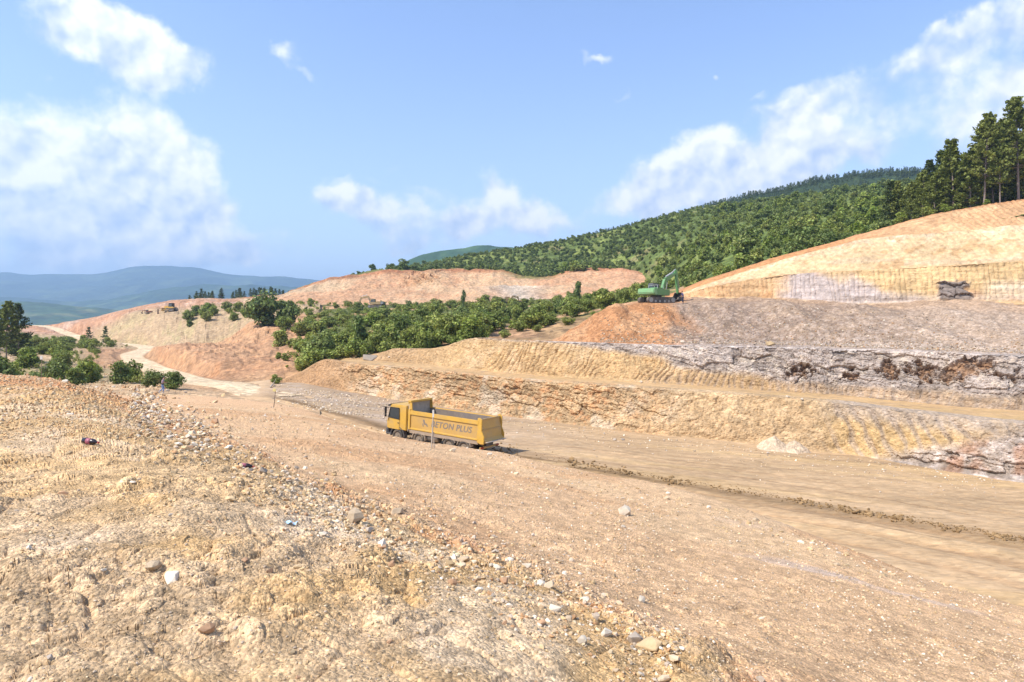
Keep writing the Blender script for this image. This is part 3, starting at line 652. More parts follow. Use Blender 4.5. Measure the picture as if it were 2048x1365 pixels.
# ---- the valley side on the left with the red heaps and the knoll
tab = {  # distance: heights by column
 58: [(-300, -8), (0, -8), (300, -7.6), (640, -7.9)],
 66: [(-300, -6.8), (200, -6.7), (420, -7.0), (520, -7.5), (640, -8.3)],
 76: [(-300, -6.9), (0, -6.7), (200, -6.6), (330, -6.8), (420, -7.15), (520, -7.6), (640, -8.4)],
 95: [(-300, -7.5), (0, -7.6), (150, -7.6), (300, -7.7), (400, -7.8), (500, -7.9), (560, -7.8), (640, -8.2)],
 104: [(-300, -7.0), (0, -7.3), (150, -7.7), (320, -8.05), (380, -7.6), (460, -7.3), (560, -6.8), (640, -7.0)],
 112: [(-300, -6.5), (0, -7.0), (150, -7.7), (330, -8.1), (375, -6.6), (450, -5.7), (540, -5.5), (640, -6.0)],
 130: [(-300, -5.5), (0, -6.3), (150, -7.4), (305, -8.05), (345, -6.2), (380, -5.2), (450, -4.7), (540, -4.7), (600, -4.9), (640, -4.8)],
 152: [(-300, -5), (0, -6), (150, -7), (290, -7.9), (325, -5.6), (360, -4.0), (450, -3.8), (520, -3.9), (570, -3.2), (640, -2.8)],
 170: [(-300, -4.5), (0, -5.6), (150, -6.6), (272, -7.7), (305, -5.6), (340, -4.3), (450, -3.9), (490, -2.0), (520, .3), (580, -.5), (640, -.8)],
 188: [(-300, -4), (0, -5.2), (150, -6.3), (272, -7.3), (310, -6.0), (345, -5.0), (440, -4.2), (475, -1.5), (505, 2.0), (560, .8), (640, .5)],
 208: [(-300, -3.5), (0, -5), (150, -6.1), (285, -6.8), (340, -6.4), (430, -5.4), (470, -2.5), (510, 2.3), (580, 1.8), (640, 2.2)],
 232: [(-300, -3), (0, -4.6), (150, -6), (220, -6.0), (300, -5.6), (340, -2.6), (400, 1.6), (460, 3.0), (520, 4.2), (640, 5.5)],
 260: [(-300, -2.5), (0, -3.5), (110, -4.4), (190, -5.4), (240, -2.2), (290, 2.6), (330, 5.5), (400, 6.2), (470, 7.2), (540, 8.5), (640, 9)],
 275: [(-300, -2), (0, -2.2), (110, -3.6), (165, -4.4), (215, 0.0), (260, 5.0), (300, 6.9), (370, 7.0), (430, 8.6), (500, 9), (640, 9)],
 300: [(-300, -1), (0, -1), (100, -2.2), (130, -2.6), (170, 1.2), (230, 6.3), (300, 9.0), (340, 11.2), (400, 12.4), (430, 12.3), (500, 11.5), (640, 10)],
 330: [(-300, 0), (0, .6), (60, 1.2), (100, 1.2), (140, 2.6), (180, 4.4), (240, 8.0), (300, 11.2), (340, 13.0), (400, 14.2), (480, 13.5), (560, 12), (640, 10)],
 350: [(-300, 0), (0, 0), (90, .8), (140, 2.0), (200, 4.5), (300, 10.5), (400, 13.5), (500, 14), (640, 10)],
 420: [(-300, -14), (0, -14), (100, -12), (250, -4), (350, 8), (400, 15), (500, 17), (570, 16), (640, 8)],
 560: [(-300, -50), (0, -50), (250, -40), (400, -15), (640, 0)]}
rows = [[zp(p, z, d) for p, z in tab[d]] for d in sorted(tab)]
ds = sorted(tab)
subs = [max(3, int((1 / a - 1 / b) * 7 * F / 5) + 5) for a, b in zip(ds[:-1], ds[1:])]
P, cl, vv = loft(rows, subs, -300, 640, 2.5, 13, True)
X, Y = P[..., 0], P[..., 1]; PX = np.broadcast_to(cl[None, :], X.shape)
# carriageway of the winding haul road: centre line
RP = [(560, -7.75, 76), (505, -7.65, 83), (460, -7.55, 90), (405, -7.75, 98), (350, -8.0, 114), (312, -8.0, 132), (284, -7.9, 152), (266, -7.6, 172), (268, -7.3, 190), (290, -6.8, 208), (296, -6.5, 222), (262, -6.0, 240), (215, -5.6, 252), (178, -5.1, 266), (140, -3.0, 298), (105, -.2, 322), (70, 1.0, 340), (40, .2, 352)]
RC = np.array([((p - 1024) / F * d, d, CZ + z) for p, z, d in RP])
def cat(pts, n):
    out = []
    for i in range(len(pts) - 1):
        a0, a1, a2, a3 = pts[max(i - 1, 0)], pts[i], pts[i + 1], pts[min(i + 2, len(pts) - 1)]
        for t in np.linspace(0, 1, n, endpoint=False):
            out.append(.5 * (2 * a1 + (a2 - a0) * t + (2 * a0 - 5 * a1 + 4 * a2 - a3) * t * t + (3 * a1 - a0 - 3 * a2 + a3) * t ** 3))
    out.append(pts[-1])
    return np.array(out)
RL = cat(RC, 9)
rd = np.full(X.shape, 1e9); rz = np.zeros(X.shape)
for q in RL:
    dq = np.hypot(X - q[0], Y - q[1])
    m = dq < rd; rd = np.where(m, dq, rd); rz = np.where(m, q[2], rz)
onroad = sstep(5.2, 3.2, rd) * (Y > 70)
gul = np.abs(fbm(P * np.array((1, .4, .4)), .3, 3, s=190))
zn = .6 * fbm(P, .08, 4, s=191) + .22 * fbm(P, .5, 4, s=192) + .08 * fbm(P, 2, 2, s=193) - 1.1 * gul * sstep(100, 120, Y) * sstep(300, 340, PX) + .35 * sstep(-.04, .04, fbm(P * np.array((1, 1, 2.5)), .16, 3, s=197)) * sstep(100, 115, Y) * (Y < 300)
P[..., 2] = lerp(P[..., 2] + zn, rz - .10, onroad)
n_m = fbm(P, .09, 4, s=194); n_s = fbm(P, .7, 4, s=195)
redm = sstep(95, 104, Y) * (1 - sstep(196, 206, Y)) * sstep(270, 320, PX)
redm = np.maximum(redm, sstep(120, 130, Y) * (1 - sstep(205, 215, Y)) * sstep(150, 200, PX) * .8)
redt = sstep(270, 290, Y) * (1 - sstep(360, 400, Y))
base = col3(np.broadcast_to(np.array((.40, .28, .165)), P.shape), (sstep(0, .3, n_m) * .5, np.array((.34, .27, .14))), (redm * .9, np.array((.39, .215, .115))), (redm * sstep(0, .25, n_m) * .6, np.array((.44, .26, .14))), (redm * sstep(.1, .4, n_s) * .35, RUST),
    (redt * .75, np.array((.40, .20, .115))), (redt * sstep(.05, .3, n_m) * .6, np.array((.46, .33, .25))), (sstep(88, 76, Y) * .7, np.array((.50, .335, .195))), (sstep(78, 86, Y) * (1 - sstep(96, 104, Y)) * sstep(280, 330, PX) * .8, np.array((.36, .215, .115))), (sstep(205, 225, Y) * (1 - sstep(255, 275, Y)) * sstep(.08, .3, n_s) * .4, np.array((.20, .19, .075))),
    (sstep(380, 420, Y), np.array((.05, .08, .025))), (sstep(330, 250, PX) * sstep(80, 92, Y) * (1 - sstep(118, 140, Y)) * .5, np.array((.22, .19, .08))))
base *= (1 + .4 * n_s)[..., None]
sheet('valley_side', P, np.clip(base, .02, .8), E_FAR)
# the road itself
T = np.gradient(RL, axis=0); T[:, 2] = 0; T /= np.linalg.norm(T, axis=1, keepdims=True)
S = np.stack([T[:, 1], -T[:, 0], 0 * T[:, 0]], -1)
offs = np.linspace(-1, 1, 23)
wid = 2.9 + .25 * np.sin(np.arange(len(RL)) * .37)
P = RL[:, None, :] + S[:, None, :] * (offs[None, :, None] * wid[:, None, None])
P[..., 2] += .06 - .16 * offs[None, :] ** 6 - .04 * np.exp(-((np.abs(offs)[None, :] - .45) / .12) ** 2) + .04 * fbm(P, .6, 3, s=200)
base = col3(np.broadcast_to(np.array((.60, .465, .30)), P.shape), (sstep(0, .3, fbm(P, .25, 4, s=201)) * .4, np.array((.52, .385, .24))), (np.broadcast_to(sstep(.75, 1, np.abs(offs))[None, :], P.shape[:2]) * .5, np.array((.40, .26, .15))))
sheet('haul_road', P, base, E_FAR)

# ---- distance: valley floor to the horizon, forest ridges, mountains
gp = 11500.0
base_o = mesh_np('valley_floor', [(-gp, 500, CZ - 55), (gp, 500, CZ - 55), (gp, gp, CZ - 55), (-gp, gp, CZ - 55)], [(0, 1, 2, 3)], E_HILL, [(.06, .085, .03)] * 4)
tag(base_o, kind='structure')
def ridge(name, crest, d, depth, base_z, amp, seed, c1, c2, step=6, low=None, mat=None):
    rowb = [zp(p, base_z, d - depth) for p, y in crest]
    rowm = [zp(p, base_z + (-(y - YH) / F * d - base_z) * .55, d - depth * .42) for p, y in crest]
    rowt = [(p, y, d) for p, y in crest]
    P, cl, vv = loft([rowb, rowm, rowt, back(rowt, depth * .5, -amp * 6)], [40, 40, 8], crest[0][0], crest[-1][0], step, 9)
    sc = 6.0 / depth
    v = np.broadcast_to(vv[:, None], P.shape[:2])
    spur = np.abs(fbm(P * np.array((1, .45, 0)), sc, 4, s=seed))
    P[..., 2] += amp * (1.6 * fbm(P, sc, 5, s=seed + 1) - 2.2 * spur * sstep(0, .6, v) * (1 - .8 * sstep(1.8, 2, v)) + .35)
    n = fbm(P, sc * 2.2, 5, s=seed + 2)
    cc = col3(np.broadcast_to(np.array(c1), P.shape), (sstep(.02, .32, n), c2))
    return sheet(name, P, cc, mat or E_HILL)
ridge('mountains', [(-420, 540), (-150, 548), (0, 547), (50, 551), (90, 547), (130, 551), (200, 549), (250, 538), (285, 534), (330, 537), (390, 538), (430, 545), (470, 557), (560, 556), (620, 559), (760, 575), (900, 600)], 6800, 3000, -60, 26, 300, (.035, .06, .022), (.07, .10, .035))
ridge('mountains', [(-420, 596), (-100, 592), (60, 600), (150, 606), (230, 597), (300, 583), (380, 575), (450, 572), (520, 570), (600, 575), (760, 600)], 4400, 1500, -60, 18, 310, (.035, .065, .022), (.075, .11, .035))
ridge('mountains', [(-420, 612), (-80, 604), (60, 606), (140, 612), (220, 618), (300, 626), (420, 632)], 2600, 900, -58, 9, 320, (.05, .085, .028), (.12, .13, .045))
ridge('far_hill', [(720, 580), (780, 540), (820, 522), (860, 508), (900, 498), (960, 491), (1010, 493), (1100, 500), (1250, 520)], 1700, 700, -30, 7, 330, (.035, .075, .022), (.06, .11, .035))
ridge('forest_ridge', [(1050, 520), (1200, 470), (1400, 420), (1500, 393), (1560, 383), (1620, 368), (1700, 353), (1760, 344), (1820, 340), (1900, 345), (2048, 350), (2300, 360)], 640, 230, 20, 2.2, 340, (.028, .045, .018), (.045, .065, .024), 5, mat=E_GRASS)

# ---- one search structure over all the ground
av, af, off = [], [], 0
for p, f in terr:
    av.append(p); af.append(f + off); off += len(p)
av = np.concatenate(av); af = np.concatenate(af)
BVH = BVHTree.FromPolygons(av.tolist(), af.tolist(), epsilon=0.0)
EYE = Vector((0, 0, CZ))
def hit(px, py):
    d = Vector(((px - 1024) / F, 1.0, -(py - YH) / F)).normalized()
    return BVH.ray_cast(EYE, d, 20000)
def ground(x, y, top=None):
    h_ = BVH.ray_cast(Vector((x, y, CZ + 500 if top is None else top)), Vector((0, 0, -1)), 900)
    return h_[0].z if h_[0] else None
# ================================================================== VEGETATION
BARK = plain('bark', (.16, .12, .09), .9, wear=.3, scale=6)
PBARK = plain('pine_bark', (.25, .19, .155), .9, wear=.3, scale=5)
LEAF = leaf_mat('scrub_leaves', (.175, .215, .050), (.275, .295, .082))
LEAFD = leaf_mat('dark_leaves', (.118, .158, .048), (.185, .220, .070))
LEAFL = leaf_mat('light_leaves', (.185, .235, .045), (.25, .275, .075))
NEEDLE = leaf_mat('pine_needles', (.140, .170, .046), (.205, .225, .064), .22)
NEEDLED = leaf_mat('dark_pine_needles', (.075, .105, .040), (.105, .135, .050), .15)
def rand_dirs(n, r):
    v = r.normal(size=(n, 3)); return v / np.linalg.norm(v, axis=1, keepdims=True)
def quads(cen, nrm, size, r, asp=.62):
    n = len(cen)
    t = np.cross(nrm, rand_dirs(n, r)); t /= np.maximum(np.linalg.norm(t, axis=1, keepdims=True), 1e-6)
    b = np.cross(nrm, t)
    s = np.broadcast_to(np.asarray(size), (n,))[:, None]
    V = np.stack([cen - t * s * .5, cen - b * s * .5 * asp, cen + t * s * .5, cen + b * s * .5 * asp], 1).reshape(-1, 3)
    return V, np.arange(n * 4).reshape(-1, 4)
def crown_np(seed, n, size, nl=11, wide=.42, tall=.40, mid=.58):
    r = np.random.default_rng(seed)
    c = rand_dirs(nl, r) * (r.random((nl, 1)) ** .5) * np.array((wide * .72, wide * .72, tall * .75))
    c[:, 2] += mid
    rad = r.uniform(.09, .20, nl) * (wide / .42)
    c = np.concatenate([c, [[0, 0, mid], [0, 0, mid - tall * .5]]]); rad = np.concatenate([rad, [wide * .38, wide * .48]])
    k = r.choice(len(c), n, p=rad ** 2 / (rad ** 2).sum())
    d = rand_dirs(n, r)
    rr = rad[k] * r.uniform(.55, 1.12, n)
    cen = c[k] + d * rr[:, None] * np.array((1, 1, .82))
    cen[:, 2] = np.maximum(cen[:, 2], .02)
    nr_ = d * .8 + rand_dirs(n, r) * .8 + np.array((0, 0, .35)); nr_ /= np.linalg.norm(nr_, axis=1, keepdims=True)
    V, Fc = quads(cen, nr_, size * r.uniform(.6, 1.35, n), r)
    tone = np.repeat((r.uniform(.5, 1.5, n) * r.uniform(.7, 1.35, len(c))[k])[:, None], 4, 0)
    warm = np.repeat(r.uniform(.9, 1.14, n)[:, None], 4, 0)
    return V, Fc, np.concatenate([tone * warm, tone, tone * .9], 1)
def tube_np(pts, rad, k=6):
    pts = np.array(pts, float); V = []; Fc = []
    for i, p in enumerate(pts):
        t = pts[min(i + 1, len(pts) - 1)] - pts[max(i - 1, 0)]; t /= np.linalg.norm(t)
        a = np.cross(t, (0.3, 1, .2)); a /= np.linalg.norm(a); b = np.cross(t, a)
        for j in range(k):
            an = 2 * math.pi * j / k
            V.append(p + rad[i] * (a * math.cos(an) + b * math.sin(an)))
    for i in range(len(pts) - 1):
        for j in range(k):
            Fc.append((i * k + j, i * k + (j + 1) % k, (i + 1) * k + (j + 1) % k, (i + 1) * k + j))
    return np.array(V), np.array(Fc)
def join(parts):
    V, Fc, o = [], [], 0
    for v, f in parts:
        V.append(v); Fc.append(f + o); o += len(v)
    return np.concatenate(V), np.concatenate(Fc)
def trunk_np(seed, h=.6, r0=.022, limbs=5):
    r = np.random.default_rng(seed + 500)
    p = [(0, 0, -.06), (r.normal() * .01, r.normal() * .01, h * .4), (r.normal() * .03, r.normal() * .03, h)]
    parts = [tube_np(p, [r0 * 1.2, r0 * .8, r0 * .3])]
    for i in range(limbs):
        a = r.uniform(0, 6.28); z = r.uniform(.12, h * .75); L = r.uniform(.15, .32)
        parts.append(tube_np([(0, 0, z), (math.cos(a) * L * .5, math.sin(a) * L * .5, z + .1), (math.cos(a) * L, math.sin(a) * L, z + .25)], [r0 * .55, r0 * .4, r0 * .12], 5))
    return join(parts)
def pine_np(seed, whorls=24, low=.22, L0=.22, tuft=.055, per=8, nq=2, droop=.0):
    r = np.random.default_rng(seed)
    cen, nm, par = [], [], [tube_np([(0, 0, -.04), (r.normal() * .004, r.normal() * .004, .5), (0, 0, .985)], [.0135, .0095, .002], 7)]
    for w in range(whorls):
        t = (w + r.uniform(-.3, .3)) / whorls; t = min(max(t, 0), .985)
        z = low + (1 - low) * t
        L = L0 * ((1 - t) ** .75) * (.55 + .45 * min(1, t * 3 + .35)) + .022
        nb = r.integers(4, 7)
        a0 = r.uniform(0, 6.28)
        for b in range(nb):
            if r.random() < .20: continue
            a = a0 + b * 6.28 / nb + r.normal() * .25
            l = L * r.uniform(.6, 1.25)
            lift = (.35 + .9 * t) * .35 - droop
            tip = np.array((math.cos(a) * l, math.sin(a) * l, z + l * lift))
            org = np.array((0, 0, z))
            if b % 2 == 0 or t < .3: par.append(tube_np([org, (org + tip) / 2 + (0, 0, -.006), tip], [.0032, .0022, .0008], 4))
            for k in range(per):
                s_ = .28 + .76 * (k + r.random()) / per
                p = org + (tip - org) * s_ + r.normal(size=3) * np.array((.012, .012, .009)) * (.45 + .6 * l)
                for q in range(nq):
                    cen.append(p + r.normal(size=3) * .008); nm.append(r.normal(size=3) * .7 + np.array((0, 0, .9)))
    cen = np.array(cen); nm = np.array(nm); nm /= np.linalg.norm(nm, axis=1, keepdims=True)
    V, Fc = quads(cen, nm, tuft * r.uniform(.6, 1.3, len(cen)), r, .55)
    tone = np.repeat(r.uniform(.6, 1.4, len(cen))[:, None], 4, 0)
    return V, Fc, np.concatenate([tone * 1.04, tone, tone * .85], 1), join(par)
def proto(name, crown, trunk, lm, bm_):
    return (mesh_np('crown', crown[0], crown[1], lm, crown[2], False, link=False), mesh_np('trunk', trunk[0], trunk[1], bm_, None, True, link=False))
SCRUB = [proto('scrub', crown_np(s_, 2100, .088, 19 + s_ % 5, .50, .48, .44), trunk_np(s_), m_, BARK) for s_, m_ in ((1, LEAF), (2, LEAF), (3, LEAF), (4, LEAFD), (5, LEAFL), (6, LEAFD))]
SLIM = [proto('slim', crown_np(s_, 1700, .075, 20, .30, .54, .48), trunk_np(s_, .75), m_, BARK) for s_, m_ in ((11, LEAFD), (12, LEAF))]
HILLT = [proto('hill', crown_np(s_, 900, .115, 13, .46, .44, .46), trunk_np(s_, .55, .03, 3), m_, BARK) for s_, m_ in ((21, LEAFD), (22, LEAFD), (23, LEAF), (24, LEAFL), (25, LEAFL))]
PINES = []
for s_, low_, m_ in ((31, .12, NEEDLE), (32, .20, NEEDLE), (33, .06, NEEDLE), (34, .34, NEEDLE), (35, .14, NEEDLED)):
    c_ = pine_np(s_, low=low_, whorls=25, per=13, nq=4, tuft=.036, L0=.245)
    PINES.append(proto('pine', c_[:3], c_[3], m_, PBARK))
SMALLP = []
for s_ in (41, 42, 43):
    c_ = pine_np(s_, whorls=13, low=.08, L0=.26, tuft=.11, per=4, nq=2)
    SMALLP.append(proto('pine', c_[:3], c_[3], NEEDLED, PBARK))
def tree(name, pr, loc, h, w, label, cat, group=None, lean=0):
    e = bpy.data.objects.new(name, None); C.objects.link(e)
    e.empty_display_size = .3
    e.location = loc
    e.rotation_euler = (random.gauss(0, .03) + lean, random.gauss(0, .03), random.uniform(0, 6.28))
    e.scale = (h * w, h * w, h)
    tag(e, label, cat, group)
    for me, nm in zip(pr, ('crown', 'trunk')):
        o = bpy.data.objects.new(nm, me); C.objects.link(o); o.parent = e
    return e
class Spread:
    def __init__(s): s.p = []
    def ok(s, x, y, r):
        for a, b, q in s.p:
            if (a - x) ** 2 + (b - y) ** 2 < (max(q, r)) ** 2: return False
        s.p.append((x, y, r)); return True
def px_of(x, y): return 1024 + F * x / y
def ground_at(x, y):
    z = ground(x, y)
    return None if z is None else Vector((x, y, z))
def stand(px, d):
    x = (px - 1024) / F * d
    return ground_at(x, d)
# ---- scrub between the benches and the far quarry
sp = Spread()
def nv(x, y, sc, s_): return float(vnoise(np.array([[x, y, 0.0]]), sc, s_)[0])
feat = [  # px, distance, height, width, proto, label
 (640, 104, 5.2, 1.0, SCRUB[5], 'dense dark green bush at the left end of the bench, leaning over the cut'),
 (722, 108, 7.6, .72, SLIM[0], 'tall slim grey-green tree rising from the scrub behind the pale boulder'),
 (762, 107, 5.6, .8, SLIM[1], 'grey-green young tree just right of the slim tall one'),
 (808, 107, 6.4, .85, SCRUB[3], 'brownish grey-green tree in the front row of the scrub'),
 (905, 107, 5.2, 1.1, SCRUB[0], 'broad grey-green bush in the front row left of the round pale bush'),
 (952, 101, 4.4, 1.25, SCRUB[4], 'round pale-leaved bush at the right end of the front scrub row'),
 (770, 165, 5.2, 1.25, SCRUB[3], 'wide very dark bush in the middle of the scrub'),
 (1152, 190, 9.6, .62, SLIM[0], 'dark slender tree standing above the scrub left of the green excavator'),
 (1205, 180, 6.5, .8, SLIM[1], 'smaller ragged tree between the dark slender tree and the green excavator'),
 (926, 225, 8.5, .34, SLIM[0], 'thin bare-topped dark tree sticking out of the scrub before the far quarry')]
for px, d, h_, w_, pr, lb in feat:
    g_ = stand(px, d)
    if g_ is None: continue
    sp.ok(g_.x, g_.y, 2.0)
    tree('scrub_tree', pr, g_ - Vector((0, 0, .1)), h_, w_, lb, 'tree')
rs = random.Random(5)
for d0, d1, want, gap, hlo, hhi, where in ((99, 124, 55, 2.4, 2.0, 5.2, 'front rows of the scrub'), (124, 172, 100, 3.6, 1.8, 5.0, 'middle of the scrub'), (172, 258, 105, 4.6, 1.8, 4.8, 'far edge of the scrub')):
    cnt = 0
    for i in range(5000):
        if cnt >= want: break
        d = math.sqrt(rs.uniform(d0 ** 2, d1 ** 2)); px = rs.uniform(605 if d < 130 else 560, 1300)
        if d < 118 and px > 965: continue
        if d < 150 and 985 < px < 1110 and rs.random() < .75: continue
        if d < 128 and px > 1100: continue
        if abs(px - 741) < 24 and d > 215: continue
        x = (px - 1024) / F * d
        if d > 124 and nv(x, d, .035, 3) < -.26: continue
        if not sp.ok(x, d, gap): continue
        g_ = ground_at(x, d)
        if g_ is None: continue
        tree('scrub_bush', rs.choice(SCRUB[:5] + SCRUB[:3] + SLIM[1:]), g_ - Vector((0, 0, .15)), rs.uniform(hlo, hhi), rs.uniform(.95, 1.5), 'leafy green bush among many alike in the ' + where, 'bush', 'bushes in the ' + where)
        cnt += 1
def mass(name, pts, heights, seeds, mat, nq, size, wide, label=None, tall=.40, conifer=False):
    """one mass of plants nobody could count"""
    base = []
    for s_ in seeds:
        if conifer:
            c_ = pine_np(s_, whorls=8, low=.06, L0=.32, tuft=.19, per=2, nq=1); base.append(c_[:3])
        else: base.append(crown_np(s_, nq, size, 6, wide, tall, .46))
    me = bpy.data.meshes.new(name)
    me.from_pydata([tuple(p) for p in pts], [], [])
    n = len(pts)
    for an, val in (('h', np.array(heights)), ('rot', rng.uniform(0, 6.28, n)), ('pick', rng.integers(0, len(base), n).astype(float))):
        me.attributes.new(an, 'FLOAT', 'POINT').data.foreach_set('value', val.astype(np.float32))
    ob = bpy.data.objects.new(name, me); C.objects.link(ob)
    ng = bpy.data.node_groups.new(name, 'GeometryNodeTree')
    ng.interface.new_socket('Geometry', in_out='INPUT', socket_type='NodeSocketGeometry')
    ng.interface.new_socket('Geometry', in_out='OUTPUT', socket_type='NodeSocketGeometry')
    gi_, go_ = ng.nodes.new('NodeGroupInput'), ng.nodes.new('NodeGroupOutput')
    def attr(nm):
        q = ng.nodes.new('GeometryNodeInputNamedAttribute'); q.data_type = 'FLOAT'; q.inputs['Name'].default_value = nm
        return q.outputs[0]
    jn_ = ng.nodes.new('GeometryNodeJoinGeometry')
    for k, (v, f, c_) in enumerate(base):
        src = bpy.data.objects.new('plant', mesh_np('plant', v, f, mat, c_, False, link=False))
        cmp_ = ng.nodes.new('FunctionNodeCompare'); cmp_.data_type = 'FLOAT'; cmp_.operation = 'EQUAL'
        ng.links.new(attr('pick'), cmp_.inputs[0]); cmp_.inputs[1].default_value = k; cmp_.inputs['Epsilon'].default_value = .1
        inf = ng.nodes.new('GeometryNodeObjectInfo'); inf.inputs['Object'].default_value = src
        iop = ng.nodes.new('GeometryNodeInstanceOnPoints')
        rv = ng.nodes.new('ShaderNodeCombineXYZ'); ng.links.new(attr('rot'), rv.inputs[2])
        er = ng.nodes.new('FunctionNodeEulerToRotation'); ng.links.new(rv.outputs[0], er.inputs[0])
        ng.links.new(gi_.outputs[0], iop.inputs['Points']); ng.links.new(cmp_.outputs[0], iop.inputs['Selection'])
        ng.links.new(inf.outputs['Geometry'], iop.inputs['Instance']); ng.links.new(er.outputs[0], iop.inputs['Rotation'])
        sv_ = ng.nodes.new('ShaderNodeCombineXYZ')
        for q in range(3): ng.links.new(attr('h'), sv_.inputs[q])
        ng.links.new(sv_.outputs[0], iop.inputs['Scale'])
        ng.links.new(iop.outputs[0], jn_.inputs[0])
    ng.links.new(jn_.outputs[0], go_.inputs[0])
    ob.modifiers.new('plants', 'NODES').node_group = ng
    return tag(ob, label, None, None, 'stuff')
pts, hs = [], []
for i in range(2600):
    if len(pts) > 800: break
    d = math.sqrt(rs.uniform(100 ** 2, 262 ** 2)); px = rs.uniform(575, 1320)
    if d < 116 and px > 985: continue
    x = (px - 1024) / F * d
    g_ = ground_at(x, d)
    if g_ is None: continue
    pts.append(tuple(g_)); hs.append(rs.uniform(.8, 2.1))
mass('undergrowth', pts, hs, (61, 62, 63), LEAFL, 240, .13, .55, 'low light green undergrowth between the bushes of the scrub belt')

for px, d, h_, lb in ((1010, 108, 1.6, 'low bush on the bare bank right of the round pale bush'), (1040, 116, 2.0, 'small bush in the gap of bare bank above the benches'), (1075, 112, 1.5, 'small bush lower right in the gap of bare bank'), (1100, 124, 2.6, 'bush at the right side of the gap of bare bank'), (1065, 132, 2.4, 'bush at the upper edge of the gap of bare bank'), (1135, 118, 1.8, 'low bush left of the foot of the orange heap')):
    g_ = stand(px, d)
    if g_ is not None: tree('scrub_bush', SCRUB[0], g_ - Vector((0, 0, .1)), h_, 1.35, lb, 'bush')
for px, py, h_, lb in ((553, 768, 1.5, 'light green weed clump above the fallen branch'), (600, 742, 1.3, 'light green weed clump below the dark bush at the bench end'), (556, 718, 1.4, 'green weed clump on the flat top of the red heap'), (572, 722, 1.5, 'dry brownish weed clump beside the green one on the red heap')):
    q_ = hit(px, py)[0]
    tree('weed_clump', SCRUB[4], q_ - Vector((0, 0, .1)), h_, 1.1, lb, 'weeds')
# ---- left of the road
sp = Spread()
for px, d, h_, w_, pr, lb in [
 (12, 128, 11.5, .95, PINES[3], 'dark pine cut by the left edge of the picture'),
 (38, 131, 11.6, .9, PINES[4], 'dark pine with a ragged top, second from the left edge'),
 (-14, 120, 9.5, 1.0, PINES[3], 'dark pine low at the left picture border'),
 (524, 176, 10.2, .95, SCRUB[5], 'tall dark tree on the bank above the red heap'),
 (572, 178, 8.6, 1.0, SCRUB[3], 'dark round tree right of the tall dark tree on the bank'),
 (178, 250, 6.0, 1.0, SMALLP[0], 'small young pine beside the far stretch of the haul road'),
 (211, 235, 6.4, .95, SMALLP[1], 'young pine before the far bend of the haul road'),
 (345, 79, 2.6, 1.15, SCRUB[3], 'dark bush standing right behind the walking person'),
 (308, 80, 2.4, 1.2, SCRUB[5], 'bush just left of the walking person at the sandy edge'),
 (240, 84, 3.6, .95, SCRUB[3], 'ragged dark bush at the roadside left of the walking person'),
 (262, 88, 3.4, .9, SCRUB[0], 'ragged green bush behind the roadside bushes')]:
    g_ = stand(px, d)
    if g_ is None: continue
    sp.ok(g_.x, g_.y, 1.6)
    tree('pine_tree' if pr in PINES + SMALLP else 'roadside_bush', pr, g_ - Vector((0, 0, .1)), h_, w_, lb, 'pine' if pr in PINES + SMALLP else 'bush')
cnt = 0
for i in range(6000):
    if cnt >= 105: break
    px = rs.uniform(-120, 285); d = math.sqrt(rs.uniform(66 ** 2, 245 ** 2))
    if px > 205 and d > 92 and d < 205: continue
    if px > 262 - (d - 200) * 1.2 and d > 205: continue
    if 118 < d < 170 and px > 130: continue
    if d < 73 and px > 150: continue
    x = (px - 1024) / F * d
    if np.min(np.hypot(RL[:, 0] - x, RL[:, 1] - d)) < 5.5: continue
    if not sp.ok(x, d, 2.6 if d < 120 else 4.2): continue
    g_ = ground_at(x, d)
    if g_ is None: continue
    nearb = d < 120
    where = 'thicket behind the rocky mound on the left' if nearb else 'strip between the two bends of the haul road'
    tree('roadside_bush', rs.choice(SCRUB), g_ - Vector((0, 0, .15)), rs.uniform(2.4, 4.2) if nearb else rs.uniform(2.2, 4.0), rs.uniform(.95, 1.35), 'green bush among many alike in the ' + where, 'bush', 'bushes in the ' + where)
    cnt += 1
# bank above the grassy cut, up to the scrub
for i in range(44):
    px = rs.uniform(330, 590); d = rs.uniform(226, 262) if px < 480 else rs.uniform(185, 250)
    x = (px - 1024) / F * d
    if 300 < px < 372 and d < 262: continue
    if not sp.ok(x, d, 3.2): continue
    g_ = ground_at(x, d)
    if g_ is None: continue
    tree('bank_bush', rs.choice(SCRUB[:5]), g_ - Vector((0, 0, .15)), rs.uniform(2.6, 5.0), rs.uniform(.9, 1.2), 'green bush in the row along the bank above the grassy cut', 'bush', 'bushes along the bank above the grassy cut')
for i in range(60):
    px = rs.uniform(368, 585); d = rs.uniform(385, 440)
    g_ = stand(px, d)
    if g_ is None: continue
    tree('distant_pine', rs.choice(SMALLP), g_, rs.uniform(5, 8.0), 1.0, 'distant dark pine in the row behind the red knoll', 'pine', 'pines behind the red knoll')
pts, hs = [], []
for i in range(420):
    px = rs.uniform(-120, 300); d = math.sqrt(rs.uniform(70 ** 2, 235 ** 2))
    x = (px - 1024) / F * d
    if (px > 195 and 90 < d < 210) or (px > 150 and d < 84) or np.min(np.hypot(RL[:, 0] - x, RL[:, 1] - d)) < 5: continue
    g_ = ground_at(x, d)
    if g_ is None or g_.z > CZ - 4: continue
    pts.append(tuple(g_)); hs.append(rs.uniform(.7, 1.9))
mass('undergrowth', pts, hs, (64, 65), LEAF, 240, .12, .55, 'low green undergrowth beside the haul road')

